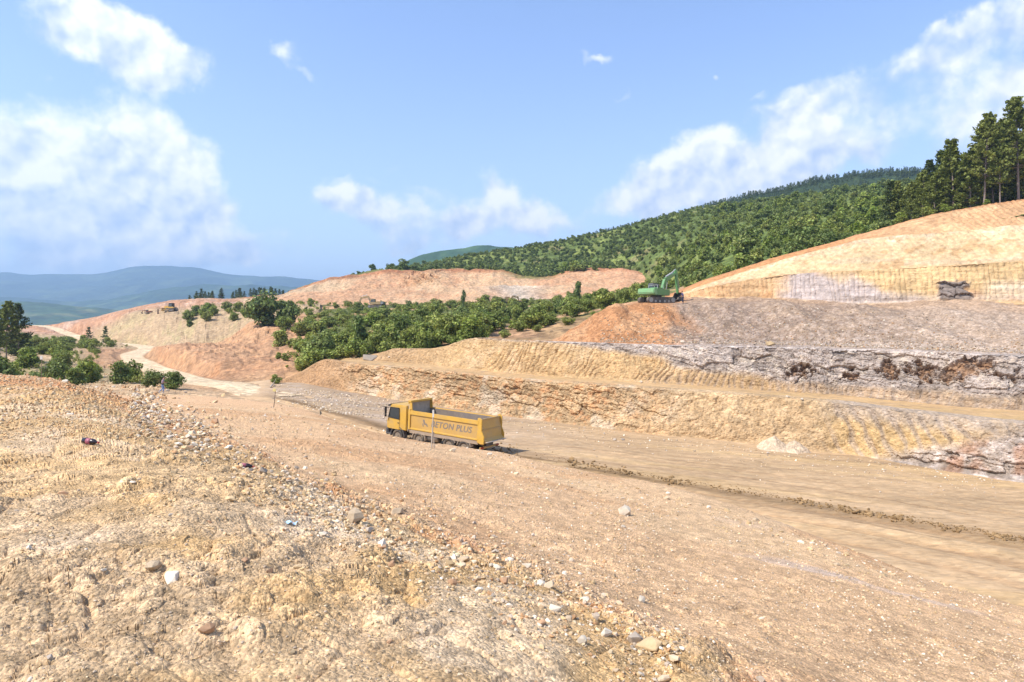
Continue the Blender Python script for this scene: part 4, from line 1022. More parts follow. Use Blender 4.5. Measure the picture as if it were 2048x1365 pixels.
# ---- wooded hillside
sp = Spread(); allp = []
for i in range(16000):
    d = math.sqrt(rs.uniform(118 ** 2, 440 ** 2)); px = rs.uniform(700, 2080)
    lim = np.interp(px, [700, 1285, 1330, 1400, 1600, 1800, 2080], [335, 308, 205, 132, 119, 117, 114])
    if d < lim: continue
    if px > 1800 and d < 158: continue
    x = (px - 1024) / F * d
    if nv(x, d, .03, 9) < -.22 and rs.random() < .8: continue
    if not sp.ok(x, d, rs.uniform(2.8, 5.6)): continue
    g_ = ground_at(x, d)
    if g_ is None: continue
    allp.append((g_, d, px, rs.uniform(2.0, 4.6) * (1.4 if rs.random() < .12 and d < 340 else 1) * (.8 if d > 370 else 1)))
    if len(allp) > 3000: break
for i in range(1500):
    px = rs.uniform(760, 1380); d = rs.uniform(318, 436)
    if d < np.interp(px, [700, 1285, 1330, 1400], [338, 312, 205, 132]): continue
    g_ = stand(px, d)
    if g_ is not None: allp.append((g_, d, px, rs.uniform(1.8, 3.6)))
allp.sort(key=lambda a: -a[3] / a[1])
for g_, d, px, h_ in allp[:300]:
    tree('hillside_tree', rs.choice(HILLT), g_ - Vector((0, 0, .2)), h_, rs.uniform(.9, 1.3), 'bushy green tree among many alike on the wooded hillside', 'tree', 'trees on the wooded hillside')
mass('hillside_wood', [tuple(a[0] - Vector((0, 0, .3))) for a in allp[300:]], [a[3] for a in allp[300:]], (71, 72, 73, 74, 78), LEAFD, 420, .14, .46, 'smaller trees covering the wooded hillside as one mass', .36)
pts, hs = [], []
for i in range(3600):
    d = math.sqrt(rs.uniform(120 ** 2, 440 ** 2)); px = rs.uniform(720, 2060)
    if d < np.interp(px, [700, 1285, 1330, 1400, 1600, 1800, 2080], [338, 308, 200, 128, 118, 114, 112]): continue
    g_ = stand(px, d)
    if g_ is None: continue
    pts.append(tuple(g_ - Vector((0, 0, .2)))); hs.append(rs.uniform(1.0, 2.6))
mass('hillside_shrubs', pts, hs, (75, 76, 77), LEAFL, 200, .17, .6, 'light green shrubs covering the ground of the wooded hillside')
# ---- pines above the high cut on the right
PL = [(1845, 121, 10.2, .8, 1, 'lone thin-topped pine at the left end of the pine stand'),
 (1822, 124, 8.6, 1.15, 2, 'low dense pine at the left foot of the pine stand'),
 (1868, 118, 9.2, 1.2, 2, 'dense dark pine between the thin-topped pine and the tall spired one'),
 (1908, 117, 14.6, .95, 0, 'tall spired pine standing clear against the sky'),
 (1893, 121, 11.0, 1.1, 2, 'broad pine tucked behind the spired pine'),
 (1940, 115, 12.0, 1.1, 2, 'dense pine right of the spired pine'),
 (1968, 113, 15.2, .9, 3, 'tall pine with a clear pinkish trunk at the brink of the cut'),
 (1988, 119, 16.6, 1.0, 1, 'tall round-topped pine in the middle of the right stand'),
 (2010, 122, 16.8, 1.0, 0, 'tall pine behind the bare trunks at the right'),
 (2037, 112, 17.2, .95, 3, 'pine with a thick pale bare trunk near the right picture border'),
 (2062, 114, 19.0, 1.0, 1, 'tallest pine, cut by the right edge of the picture'),
 (1950, 126, 13.5, 1.1, 1, 'pine in the second row right of the spired pine'),
 (2025, 130, 17.5, 1.0, 0, 'pine deep in the stand behind the pale trunk'),
 (2000, 111, 10.5, .8, 3, 'thin pine on bare trunk between the two clear trunks')]
for px, d, h_, w_, k, lb in PL:
    g_ = stand(px, d)
    if g_ is None: continue
    tree('pine_tree', PINES[k], g_ - Vector((0, 0, .1)), h_, w_, lb, 'pine')
for i in range(34):
    px = rs.uniform(1780, 2120); d = rs.uniform(124, 168)
    g_ = stand(px, d)
    if g_ is None: continue
    tree('pine_tree', rs.choice(PINES), g_, rs.uniform(8, 12) if px < 1880 else rs.uniform(11, 16), rs.uniform(.9, 1.15), 'dark pine in the shaded depth of the right stand', 'pine', 'pines in the depth of the right stand')
for px, d, h_, lb in ((1893, 110.5, 1.6, 'light green bush at the brink under the spired pine'), (1858, 111.5, 1.9, 'light green bush at the brink under the thin-topped pine'), (1972, 109, 1.1, 'small light green bush at the brink beside the pinkish trunk'), (1800, 113, 2.2, 'light green bush at the brink left of the pine stand')):
    g_ = stand(px, d)
    if g_ is not None: tree('brink_bush', SCRUB[4], g_, h_, 1.3, lb, 'bush')
# ---- far pine forest on the ridge, and wood on the rim of the far quarry
pts, hs = [], []
for i in range(2600):
    px = rs.uniform(1150, 2060); d = rs.uniform(520, 632) if i % 2 else rs.uniform(628, 650)
    g_ = stand(px, d)
    if g_ is None: continue
    pts.append(tuple(g_)); hs.append(rs.uniform(3.0, 5.2))
mass('ridge_forest', pts, hs, (81, 82, 83), NEEDLED, 0, 0, 0, 'dark pine forest covering the ridge behind the hillside', conifer=True)
for px, d, h_ in ((716, 330, 2.2), (746, 335, 5.2), (781, 338, 5.5), (800, 340, 4.4), (835, 345, 5.6), (850, 345, 5.0), (870, 345, 4.5)):
    g_ = stand(px, d)
    if g_ is not None: tree('rim_tree', HILLT[0], g_ - Vector((0, 0, .2)), h_, .95, 'dark tree in the row along the rim of the far quarry', 'tree', 'trees along the rim of the far quarry')

# ================================================================== STONES
def ico(sub):
    bm = bmesh.new(); bmesh.ops.create_icosphere(bm, subdivisions=sub, radius=1)
    bm.verts.ensure_lookup_table()
    V = np.array([v.co[:] for v in bm.verts]); Fc = np.array([[v.index for v in f.verts] for f in bm.faces]); bm.free()
    return V, Fc
def angular(V, r, k=11, flat=(.75, 1.0)):
    nn = rand_dirs(k, r); dd = r.uniform(.62, 1.0, k)
    pr = V @ nn.T
    rr = np.min(np.where(pr > .05, dd / np.maximum(pr, .05), 9), axis=1)
    rr = np.minimum(rr, 1.25)
    return V * rr[:, None] * np.array((r.uniform(.85, 1.35), r.uniform(.75, 1.05), r.uniform(.55, .85)))
def stone_mat(name, rgb, s=7):
    m, t, b = new_mat(name)
    tcn = N(t, 'ShaderNodeTexCoord'); oi = N(t, 'ShaderNodeObjectInfo')
    pos = vmath(t, 'ADD', tcn.outputs['Object'], vmath(t, 'SCALE', (1.0, 2.0, 3.0), scale=math_n(t, 'MULTIPLY', oi.outputs['Random'], 40.0)))
    n1 = noise_n(t, pos, 1.6, 8, .7); n2 = noise_n(t, pos, 6, 6, .7)
    c = mix(t, n1.outputs[0], tuple(x * .62 for x in rgb) + (1,), tuple(min(.85, x * 1.32) for x in rgb) + (1,))
    c = mix(t, maprange(t, n2.outputs[0], .5, .75, 0, .55), c, (.40, .27, .13, 1))
    c = vmath(t, 'SCALE', c, scale=math_n(t, 'MULTIPLY_ADD', oi.outputs['Random'], .5, .75))
    t.links.new(c, b.inputs['Base Color']); b.inputs['Roughness'].default_value = .9
    bp = N(t, 'ShaderNodeBump'); bp.inputs['Strength'].default_value = .6; bp.inputs['Distance'].default_value = .004
    t.links.new(n2.outputs[0], bp.inputs['Height']); t.links.new(bp.outputs[0], b.inputs['Normal'])
    return m
SM = {'ochre': stone_mat('ochre_stone', (.52, .37, .20)), 'white': stone_mat('white_stone', (.62, .525, .40)), 'grey': stone_mat('grey_stone', (.40, .325, .25)), 'tan': stone_mat('tan_stone', (.56, .42, .27)), 'rust': stone_mat('rust_stone', (.40, .23, .125))}
V3, F3 = ico(3)
SHAPES = []
for s_ in range(9):
    r_ = np.random.default_rng(900 + s_)
    bm = bmesh.new()
    for p_ in rand_dirs(15 + s_ % 4, r_) * r_.uniform(.8, 1.05, (15 + s_ % 4, 1)) * np.array((r_.uniform(.95, 1.3), r_.uniform(.75, 1.0), r_.uniform(.55, .85))): bm.verts.new(p_)
    hu = bmesh.ops.convex_hull(bm, input=bm.verts)
    bmesh.ops.delete(bm, geom=[g for g in hu['geom_interior'] if isinstance(g, bmesh.types.BMVert)], context='VERTS')
    bmesh.ops.bevel(bm, geom=list(bm.edges), offset=.045, segments=1, affect='EDGES', clamp_overlap=True)
    bmesh.ops.triangulate(bm, faces=bm.faces)
    bmesh.ops.subdivide_edges(bm, edges=[e for e in bm.edges if e.calc_length() > .35], cuts=1)
    bmesh.ops.triangulate(bm, faces=bm.faces)
    bm.verts.index_update()
    v_ = np.array([v.co[:] for v in bm.verts]); f_ = np.array([[v.index for v in f.verts] for f in bm.faces]); bm.free()
    v_ = v_ + .06 * np.stack([fbm(v_ + 9 * k, 2.2, 2, s=s_) for k in range(3)], -1)
    SHAPES.append((v_, f_))
RM = {}
def rock_mesh(k, col):
    if (k, col) not in RM: RM[(k, col)] = mesh_np('rock', SHAPES[k][0], SHAPES[k][1], SM[col], None, False, link=False)
    return RM[(k, col)]
def rock(px, py, wpx, col, label, name='loose_rock', cat='rock', group=None, k=None, sink=.40, flat=1.0, rz=None):
    h_ = hit(px, py)
    if h_[0] is None: return
    p = h_[0]; s_ = wpx / F * p.y / 2.2
    o = bpy.data.objects.new(name, rock_mesh(rs.randrange(9) if k is None else k, col)); C.objects.link(o)
    o.scale = (s_, s_, s_ * flat)
    o.rotation_euler = (rs.gauss(0, .22), rs.gauss(0, .22), rs.uniform(0, 6.28) if rz is None else rz)
    o.location = p + Vector((0, 0, s_ * (.62 - sink) * flat))
    return tag(o, label, cat, group)
for px, py, w_, c_, k_, lb in [
 (1298, 1300, 66, 'ochre', 0, 'largest ochre boulder at the bottom of the rock band, with a dark shadow'),
 (1270, 1282, 38, 'grey', 1, 'pinkish grey rock leaning against the largest ochre boulder'),
 (1212, 1272, 36, 'white', 2, 'white angular rock left of the largest ochre boulder'),
 (1164, 1287, 32, 'white', 3, 'pale upright rock furthest left in the group round the ochre boulder'),
 (1110, 1221, 30, 'white', 4, 'white block near the lower end of the rock band'),
 (1096, 1176, 36, 'tan', 5, 'rounded tan rock at the outer edge of the rock band'),
 (995, 1137, 20, 'white', 6, 'small bright white stone at the top edge of the rock band'),
 (958, 1184, 24, 'white', 7, 'upright white stone in the middle of the rock band'),
 (985, 1193, 16, 'grey', 8, 'small dark grey stone beside the upright white stone'),
 (1018, 1214, 20, 'white', 2, 'white flake at the lower edge of the rock band'),
 (764, 1092, 30, 'white', 4, 'smooth white rock in the upper rock band'),
 (712, 1044, 54, 'tan', 3, 'flat tan slab in the upper rock band'),
 (794, 1027, 34, 'tan', 5, 'tan wedge of rock above the flat tan slab'),
 (1248, 1030, 40, 'white', 3, 'pale flat rock lying alone on the gravel slope'),
 (344, 1162, 46, 'white', 0, 'whitish rock on its own in the left foreground'),
 (305, 1138, 40, 'tan', 7, 'tan half-buried rock beside the whitish foreground rock'),
 (528, 946, 28, 'grey', 4, 'grey squared stone right of the lying bottle'),
 (462, 1002, 28, 'ochre', 8, 'ochre clod with dark underside below the track edge'),
 (416, 1262, 36, 'rust', 6, 'brownish rock in the lower left foreground'),
 (1366, 1301, 17, 'white', 1, 'white pebble right of the largest ochre boulder'),
 (1520, 1362, 24, 'grey', 2, 'blue-grey stone at the bottom picture border'),
 (741, 719, 36, 'grey', 4, 'large grey boulder on the brink of the bench before the scrub'),
 (778, 716, 8, 'white', 2, 'small white stone right of the grey boulder on the bench'),
 (1282, 765, 11, 'white', 4, 'white block lying on the second bench'),
 (1575, 795, 10, 'white', 6, 'pale stone on the edge of the second bench above the yellow cut'),
 (1604, 800, 9, 'white', 7, 'pale stone right beside another on the second bench edge'),
 (1230, 881, 10, 'grey', 1, 'left one of two grey stones on the quarry floor'),
 (1246, 881, 10, 'grey', 5, 'right one of two grey stones on the quarry floor'),
 (1536, 908, 9, 'grey', 3, 'grey stone on the floor left of the gravel heap'),
 (1365, 685, 10, 'white', 0, 'white stone at the foot of the dark rubble'),
 (1540, 690, 18, 'ochre', 1, 'brown block at the foot of the dark rubble'),
 (905, 904, 21, 'tan', 8, 'tan rock at the berm edge in front of the truck wheels'),
 (980, 911, 14, 'white', 2, 'pale stone at the berm edge under the truck tail')]:
    rock(px, py, w_, c_, lb, 'boulder' if w_ > 45 else 'loose_rock', 'boulder' if w_ > 45 else 'rock', None, k_, sink=.45 if px == 741 else .28)
bandl = [(260, 806), (330, 845), (430, 890), (600, 985), (760, 1060), (950, 1145), (1150, 1225), (1350, 1320)]
for i in range(120):
    t = rs.uniform(0, len(bandl) - 1.001); k = int(t); f_ = t - k
    px = lerp(bandl[k][0], bandl[k + 1][0], f_); py = lerp(bandl[k][1], bandl[k + 1][1], f_)
    near_ = (px + 300) / 1650
    off_ = rs.gauss(0, 34 * near_ + 8)
    rock(px + off_ * .35, py - off_ * .9, rs.choice((9, 10, 11, 12, 14, 16, 19, 22, 26)) * (.6 + .6 * near_), rs.choice(('white', 'white', 'tan', 'tan', 'ochre', 'grey', 'rust')), 'angular stone among many alike in the diagonal rock band', 'loose_rock', 'rock', 'stones in the diagonal rock band', sink=.28)
for i in range(70):
    px = rs.uniform(0, 1100); py = rs.uniform(870, 1360)
    if py < 760 + px * .42 + 40: continue
    rock(px, py, rs.choice((8, 9, 10, 12, 14, 18)) * 1.1, rs.choice(('tan', 'ochre', 'ochre', 'white', 'grey', 'rust')), 'stone among many alike on the foreground mound', 'loose_rock', 'rock', 'stones on the foreground mound', sink=.48)
for i in range(75):
    px = rs.uniform(600, 2040); py = rs.uniform(900, 1360)
    if py > 830 + (px - 500) * .55 or py < 870 + max(0, px - 900) * .3: continue
    rock(px, py, rs.choice((7, 8, 9, 10, 13, 16)), rs.choice(('tan', 'tan', 'white', 'grey', 'ochre')), 'stone among many alike scattered over the gravel slope', 'loose_rock', 'rock', 'stones scattered over the gravel slope', sink=.48)
for i in range(30):
    px = rs.uniform(0, 240); py = rs.uniform(752, 850)
    rock(px, py, rs.choice((8, 10, 12, 15)), rs.choice(('tan', 'ochre', 'white')), 'stone among many alike on the crest of the left mound', 'loose_rock', 'rock', 'stones on the crest of the left mound', sink=.48)
for i in range(26):
    t = rs.random(); px = lerp(1330, 2048, t); py = np.interp(px, [1350, 1550, 1700, 1850, 2048], [988, 1050, 1106, 1166, 1222]) + rs.uniform(0, 26)
    rock(px, py, rs.choice((9, 11, 13, 17)), rs.choice(('tan', 'white', 'ochre')), 'stone among many alike along the berm beside the haul track', 'loose_rock', 'rock', 'stones along the berm beside the haul track')

# ---- gravel: too fine to pick apart
V1, F1 = ico(1)
PB = []
for s_ in range(8):
    PB.append(angular(V1, np.random.default_rng(1200 + s_), 7)[:12])
Vi = V1[:12]
bmx = bmesh.new(); bmesh.ops.create_icosphere(bmx, subdivisions=1, radius=1); bmx.verts.ensure_lookup_table()
VI = np.array([v.co[:] for v in bmx.verts]); FI = np.array([[v.index for v in f.verts] for f in bmx.faces]); bmx.free()
PEB = [VI * np.random.default_rng(1300 + s_).uniform(.6, 1.2, (len(VI), 1)) * np.array((1.25, .9, .7)) for s_ in range(10)]
def pebbles(name, label, pos, size, cols, sink=.25, mat=None):
    n = len(pos); r = rng
    k = r.integers(0, len(PEB), n)
    base = np.array(PEB)[k]                                   # n,12,3
    q = r.normal(size=(n, 4)); q /= np.linalg.norm(q, axis=1, keepdims=True)
    w, x, y, z = q.T
    M = np.stack([np.stack([1 - 2 * (y * y + z * z), 2 * (x * y - z * w), 2 * (x * z + y * w)], -1), np.stack([2 * (x * y + z * w), 1 - 2 * (x * x + z * z), 2 * (y * z - x * w)], -1), np.stack([2 * (x * z - y * w), 2 * (y * z + x * w), 1 - 2 * (x * x + y * y)], -1)], 1)
    v = np.einsum('nij,nkj->nki', M, base) * size[:, None, None]
    v = v * np.array((1, 1, .8)) + pos[:, None, :]
    v[..., 2] += size[:, None] * (.5 - sink)
    f = FI[None] + (np.arange(n) * len(VI))[:, None, None]
    c = np.repeat(cols[:, None, :], len(VI), 1)
    o = mesh_np(name, v.reshape(-1, 3), f.reshape(-1, 3), mat or E_PEB, c.reshape(-1, 3), False)
    return tag(o, label, None, None, 'stuff')
E_PEB = earth('pebble', 30, 40, .004, .25, .2)
PALS = np.array([(.56, .41, .25), (.52, .37, .20), (.70, .60, .47), (.46, .37, .28), (.46, .27, .14), (.60, .47, .30)])
def scatter(n, fpix, smin, smax, pal, pw=2.2):
    pos, siz, col = [], [], []
    for i in range(n):
        q = fpix()
        if q is None: continue
        h_ = hit(*q)
        if h_[0] is None or h_[0].y > 130: continue
        t = rs.random() ** pw
        pos.append(h_[0][:]); siz.append(lerp(smin, smax, t) / F * h_[0].y / 2)
        col.append(PALS[rs.choice(pal)] * rs.uniform(.7, 1.25))
    return np.array(pos), np.array(siz), np.array(col)
def f_mound():
    px = rs.uniform(-40, 1500); py = rs.uniform(800, 1400)
    if py < 745 + px * .43: return None
    if nv(px * .01, py * .02, 1.0, 4) < -.10 and rs.random() < .7: return None
    return px, py
def f_band():
    t = rs.uniform(0, len(bandl) - 1.001); k = int(t); f_ = t - k
    px = lerp(bandl[k][0], bandl[k + 1][0], f_); py = lerp(bandl[k][1], bandl[k + 1][1], f_)
    o_ = rs.gauss(0, 10 + 46 * (px + 200) / 1600)
    return px + o_ * .3, py - o_ * .9
def f_slope():
    px = rs.uniform(280, 2060); py = rs.uniform(800, 1380)
    if py > 850 + (px - 500) * .56 or py < np.interp(px, [280, 560, 880, 1100, 1550, 2048], [800, 815, 885, 928, 1048, 1218]): return None
    if nv(px * .008, py * .02, 1.0, 6) < -.12 and rs.random() < .45: return None
    return px, py
def f_crest(): return rs.uniform(-20, 330), rs.uniform(748, 880)
for f_, n_, a_, b_, pal, lb in ((f_mound, 12000, 2.0, 8, (0, 1, 1, 5, 1, 3), 'loose gravel and crumbs covering the foreground mound'), (f_band, 6200, 2, 13, (0, 1, 2, 0, 4, 5, 3, 1), 'broken stone chips filling the diagonal rock band'), (f_slope, 36000, 1.5, 6.5, (0, 0, 5, 2, 1, 3, 1), 'fine gravel scattered over the slope'), (f_crest, 3500, 2.2, 8, (0, 1, 4, 5), 'loose stones on the crest of the left mound')):
    p_, s_, c_ = scatter(n_, f_, a_, b_, pal, 3.2 if f_ is f_band else 2.4)
    pebbles('gravel', lb, p_, s_, c_)
def f_floor():
    if rs.random() < .6:
        px = 545 + abs(rs.gauss(140, 75)); py = np.interp(px, [545, 700, 860], [775, 795, 818]) + rs.uniform(-6, 36)
    else:
        px = rs.uniform(860, 2000); py = np.interp(px, [860, 1300, 1800, 2000], [818, 872, 928, 958]) + abs(rs.gauss(0, 22))
    return px, py
p_, s_, c_ = scatter(1900, f_floor, 1.6, 5.5, (2, 3, 0, 3, 5))
pebbles('gravel', 'grey stones strewn over the quarry floor', p_, s_, c_)
def f_rub():
    px = rs.uniform(1200, 2048); v_ = rs.random() ** 3
    return px, lerp(np.interp(px, [1200, 1600, 2048], [684, 690, 707]), np.interp(px, [1200, 1280, 1600, 2048], [640, 612, 612, 640]), v_)
p_, s_, c_ = scatter(4200, f_rub, 1.5, 5.0, (3, 3, 2, 0, 4), 3)
pebbles('rubble_stones', 'broken stones over the tipped rubble slope', p_, s_, c_ * .72)
# mud thrown up beside the wheel track
pos, siz, col = [], [], []
for i in range(1300):
    px = rs.uniform(985, 2080)
    wob = float(vnoise(np.array([[px * .02, 0, 0]]), 1.0, 3)[0])
    py = np.interp(px, [560, 700, 790, 985, 1150, 1300, 1600, 1850, 2048], [790, 830, 852, 893, 925, 955, 1003, 1046, 1082]) + rs.gauss(0, 2.2 + 2.6 * rs.random() if px > 1150 else 5) + 5 * wob
    h_ = hit(px, py)
    if h_[0] is None or h_[0].y < 29: continue
    pos.append(h_[0][:]); siz.append((.025 + .085 * rs.random() ** 2) * (1.6 if rs.random() < .05 else 1) * (1 + 1.2 * wob)); col.append(np.array((.24, .155, .075)) * rs.uniform(.7, 1.4))
pebbles('mud_clods', 'dark brown mud clods thrown up along the wheel track', np.array(pos), np.array(siz), np.array(col), .15)
# ================================================================== MACHINES
class MB:
    """collects shapes, links them as one mesh object"""
    def __init__(s): s.v = []; s.f = []
    def add(s, V, Fc):
        o = len(s.v); s.v += [tuple(p) for p in V]; s.f += [tuple(i + o for i in q) for q in Fc]; return s
    def box(s, c, d, rot=None):
        V = [Vector((x * d[0] / 2, y * d[1] / 2, z * d[2] / 2)) for x in (-1, 1) for y in (-1, 1) for z in (-1, 1)]
        if rot is not None: V = [rot @ p for p in V]
        V = [p + Vector(c) for p in V]
        return s.add(V, [(0, 1, 3, 2), (4, 6, 7, 5), (0, 4, 5, 1), (2, 3, 7, 6), (0, 2, 6, 4), (1, 5, 7, 3)])
    def bar(s, a, b, w, h=None):
        a, b = Vector(a), Vector(b); d = b - a
        return s.box((a + b) / 2, (d.length, w, h or w), d.to_track_quat('X', 'Z').to_matrix())
    def prism(s, prof, y0, y1):
        """profile in x,z, extruded along y"""
        n = len(prof)
        V = [(x, y0, z) for x, z in prof] + [(x, y1, z) for x, z in prof]
        return s.add(V, [tuple(range(n))] + [tuple(range(2 * n - 1, n - 1, -1))] + [(i, i + n, (i + 1) % n + n, (i + 1) % n) for i in range(n)])
    def prism_y(s, prof, x0, x1):
        n = len(prof)
        V = [(x0, y, z) for y, z in prof] + [(x1, y, z) for y, z in prof]
        return s.add(V, [tuple(range(n))] + [tuple(range(2 * n - 1, n - 1, -1))] + [(i, i + n, (i + 1) % n + n, (i + 1) % n) for i in range(n)])
    def cyl(s, a, b, r0, r1=None, k=16, caps=True):
        a, b = Vector(a), Vector(b); r1 = r0 if r1 is None else r1
        q = (b - a).to_track_quat('Z', 'Y')
        V = [a + q @ Vector((r0 * math.cos(2 * math.pi * i / k), r0 * math.sin(2 * math.pi * i / k), 0)) for i in range(k)] + [b + q @ Vector((r1 * math.cos(2 * math.pi * i / k), r1 * math.sin(2 * math.pi * i / k), 0)) for i in range(k)]
        Fc = [(i, (i + 1) % k, (i + 1) % k + k, i + k) for i in range(k)]
        if caps: Fc += [tuple(range(k - 1, -1, -1)), tuple(range(k, 2 * k))]
        return s.add(V, Fc)
    def arc(s, c, r0, r1, a0, a1, y0, y1, k=12):
        """curved strip about the y axis (mudguard)"""
        V = []
        for i in range(k + 1):
            a = a0 + (a1 - a0) * i / k
            for r in (r0, r1):
                for y in (y0, y1): V.append((c[0] + r * math.cos(a), y, c[1] + r * math.sin(a)))
        Fc = []
        for i in range(k):
            b = i * 4; n = b + 4
            Fc += [(b, b + 1, n + 1, n), (b + 2, n + 2, n + 3, b + 3), (b, n, n + 2, b + 2), (b + 1, b + 3, n + 3, n + 1)]
        Fc += [(0, 2, 3, 1), (k * 4, k * 4 + 1, k * 4 + 3, k * 4 + 2)]
        return s.add(V, Fc)
    def build(s, name, mat, parent=None, bevel=0.0, smooth=False):
        me = bpy.data.meshes.new(name); me.from_pydata([tuple(p) for p in s.v], [], s.f)
        bm = bmesh.new(); bm.from_mesh(me)
        bmesh.ops.recalc_face_normals(bm, faces=bm.faces)
        if bevel: bmesh.ops.bevel(bm, geom=[e for e in bm.edges if e.is_manifold and e.calc_face_angle(0) > .5], offset=bevel, segments=2, affect='EDGES', clamp_overlap=True)
        bm.to_mesh(me); bm.free()
        if smooth: me.shade_smooth()
        me.materials.append(mat)
        o = bpy.data.objects.new(name, me); C.objects.link(o)
        if parent: o.parent = parent
        return o
def empty(name, loc, label, cat, group=None):
    e = bpy.data.objects.new(name, None); C.objects.link(e); e.location = loc
    return tag(e, label, cat, group)
def orient(e, fwd, up=Vector((0, 0, 1))):
    x = Vector(fwd).normalized(); y = up.cross(x).normalized(); z = x.cross(y)
    m = Matrix((x, y, z)).transposed()
    e.rotation_euler = m.to_euler()
YP = plain('yellow_paint', (.62, .36, .055), .45, wear=.14, dust=.5, scale=1.4)
YD = plain('dusty_yellow_paint', (.52, .33, .11), .6, wear=.16, dust=.6, scale=1.6)
YB = plain('bed_yellow_paint', (.56, .33, .085), .5, wear=.16, dust=.55, scale=1.2)
SILL = plain('dusty_sill', (.50, .40, .30), .7, wear=.12, dust=.4, scale=2)
INNER = plain('scoured_steel', (.24, .19, .155), .6, .2, wear=.25, dust=.5, scale=1.5)
BLACK = plain('black_plastic', (.022, .021, .022), .5, dust=.10, scale=3)
DGREY = plain('dark_grey_plastic', (.085, .083, .085), .6, dust=.25, scale=3)
TYRE = plain('dusty_rubber', (.045, .040, .036), .85, dust=.65, scale=3)
RIM = plain('dusty_rim', (.27, .22, .17), .5, .2, dust=.5, scale=4)
STEEL = plain('steel', (.30, .28, .26), .4, .6, dust=.3, scale=5)
LETTER = plain('grey_lettering', (.20, .165, .14), .6, wear=.15, dust=.25, scale=2)
GLASS, _t, _b = new_mat('window_glass')
_b.inputs['Base Color'].default_value = (.035, .045, .05, 1); _b.inputs['Roughness'].default_value = .06; _b.inputs['Specular IOR Level'].default_value = .8
_n = noise_n(_t, N(_t, 'ShaderNodeTexCoord').outputs['Object'], 3, 3, .5)
_t.links.new(maprange(_t, _n.outputs[0], .3, .8, .04, .22), _b.inputs['Roughness'])

# ---- tipper truck: x forward, y to its left, z up, origin on the ground under its middle
hd = Vector((-math.cos(R(33)), math.sin(R(33)), 0))
mid = Wp(886, 880, 51.3); mid.z = 0
zf = ground(mid.x + hd.x * 3, mid.y + hd.y * 3, CZ + 3); zr_ = ground(mid.x - hd.x * 2.4, mid.y - hd.y * 2.4, CZ + 3)
truck = empty('tipper_truck', (mid.x, mid.y, (zf + zr_) / 2 + .02), 'yellow four-axle tipper truck with an empty open body, driving up the quarry floor', 'truck')
orient(truck, hd + Vector((0, 0, (zf - zr_) / 5.4 + .035)))
MB().box((-.1, 0, .82), (8.3, .9, .28)).box((-.1, .55, .70), (5.6, .10, .16)).box((-.1, -.55, .70), (5.6, .10, .16)).build('chassis', DGREY, truck, .02)
cab = MB().prism([(4.62, 1.02), (4.66, 1.55), (4.52, 2.0), (4.30, 2.84), (4.2, 2.93), (2.72, 2.91), (2.64, 2.82), (2.64, 1.02)], -1.22, 1.22).build('cab', YP, truck, .06)
for s_ in (1, -1):
    d_ = MB().box((3.86, 1.235 * s_, 1.72), (1.08, .03, 1.36)).build('door', YP, cab, .012)
    w_ = MB().prism([(4.42, 1.93), (4.25, 2.64), (3.40, 2.66), (3.36, 1.86)], 1.247 * s_ - .012, 1.247 * s_ + .012).build('window', GLASS, cab, .004)
    MB().bar((4.44, 1.262 * s_, 1.90), (4.26, 1.262 * s_, 2.67), .05).bar((4.26, 1.262 * s_, 2.67), (3.38, 1.262 * s_, 2.69), .045).bar((3.38, 1.262 * s_, 2.69), (3.34, 1.262 * s_, 1.84), .045).bar((3.34, 1.262 * s_, 1.84), (4.44, 1.262 * s_, 1.90), .045).build('window_frame', BLACK, w_)
    MB().box((3.42, 1.26 * s_, 1.55), (.16, .03, .05)).build('door_handle', BLACK, d_)
    MB().bar((4.40, 1.24 * s_, 2.62), (4.58, 1.44 * s_, 2.62), .04).box((4.58, 1.45 * s_, 2.42), (.09, .20, .56)).box((4.58, 1.45 * s_, 2.02), (.09, .20, .20)).build('mirror', BLACK, truck, .02)
    MB().box((4.64, .92 * s_, .80), (.10, .36, .20)).build('headlight', RIM, truck, .02)
    MB().box((4.35, 1.2 * s_, .66), (.5, .14, .10)).box((4.35, 1.2 * s_, .40), (.5, .14, .08)).build('step', DGREY, truck, .01)
MB().prism([(4.53, 1.98), (4.545, 1.98), (4.345, 2.74), (4.33, 2.74)], -1.10, 1.10).build('windscreen', GLASS, cab)
MB().prism([(4.33, 2.76), (4.62, 2.70), (4.62, 2.82), (4.33, 2.92)], -1.16, 1.16).build('sun_visor', BLACK, cab, .01)
MB().box((4.63, 0, .78), (.26, 2.42, .50)).build('bumper', DGREY, truck, .06)
for i in range(4): MB().box((4.675, 0, 1.16 + i * .16), (.03, 1.5, .07)).build('grille_slat', BLACK, cab, .008)
MB().cyl((2.62, .95, 1.0), (2.62, .95, 2.65), .09, k=12).build('exhaust_stack', STEEL, truck)
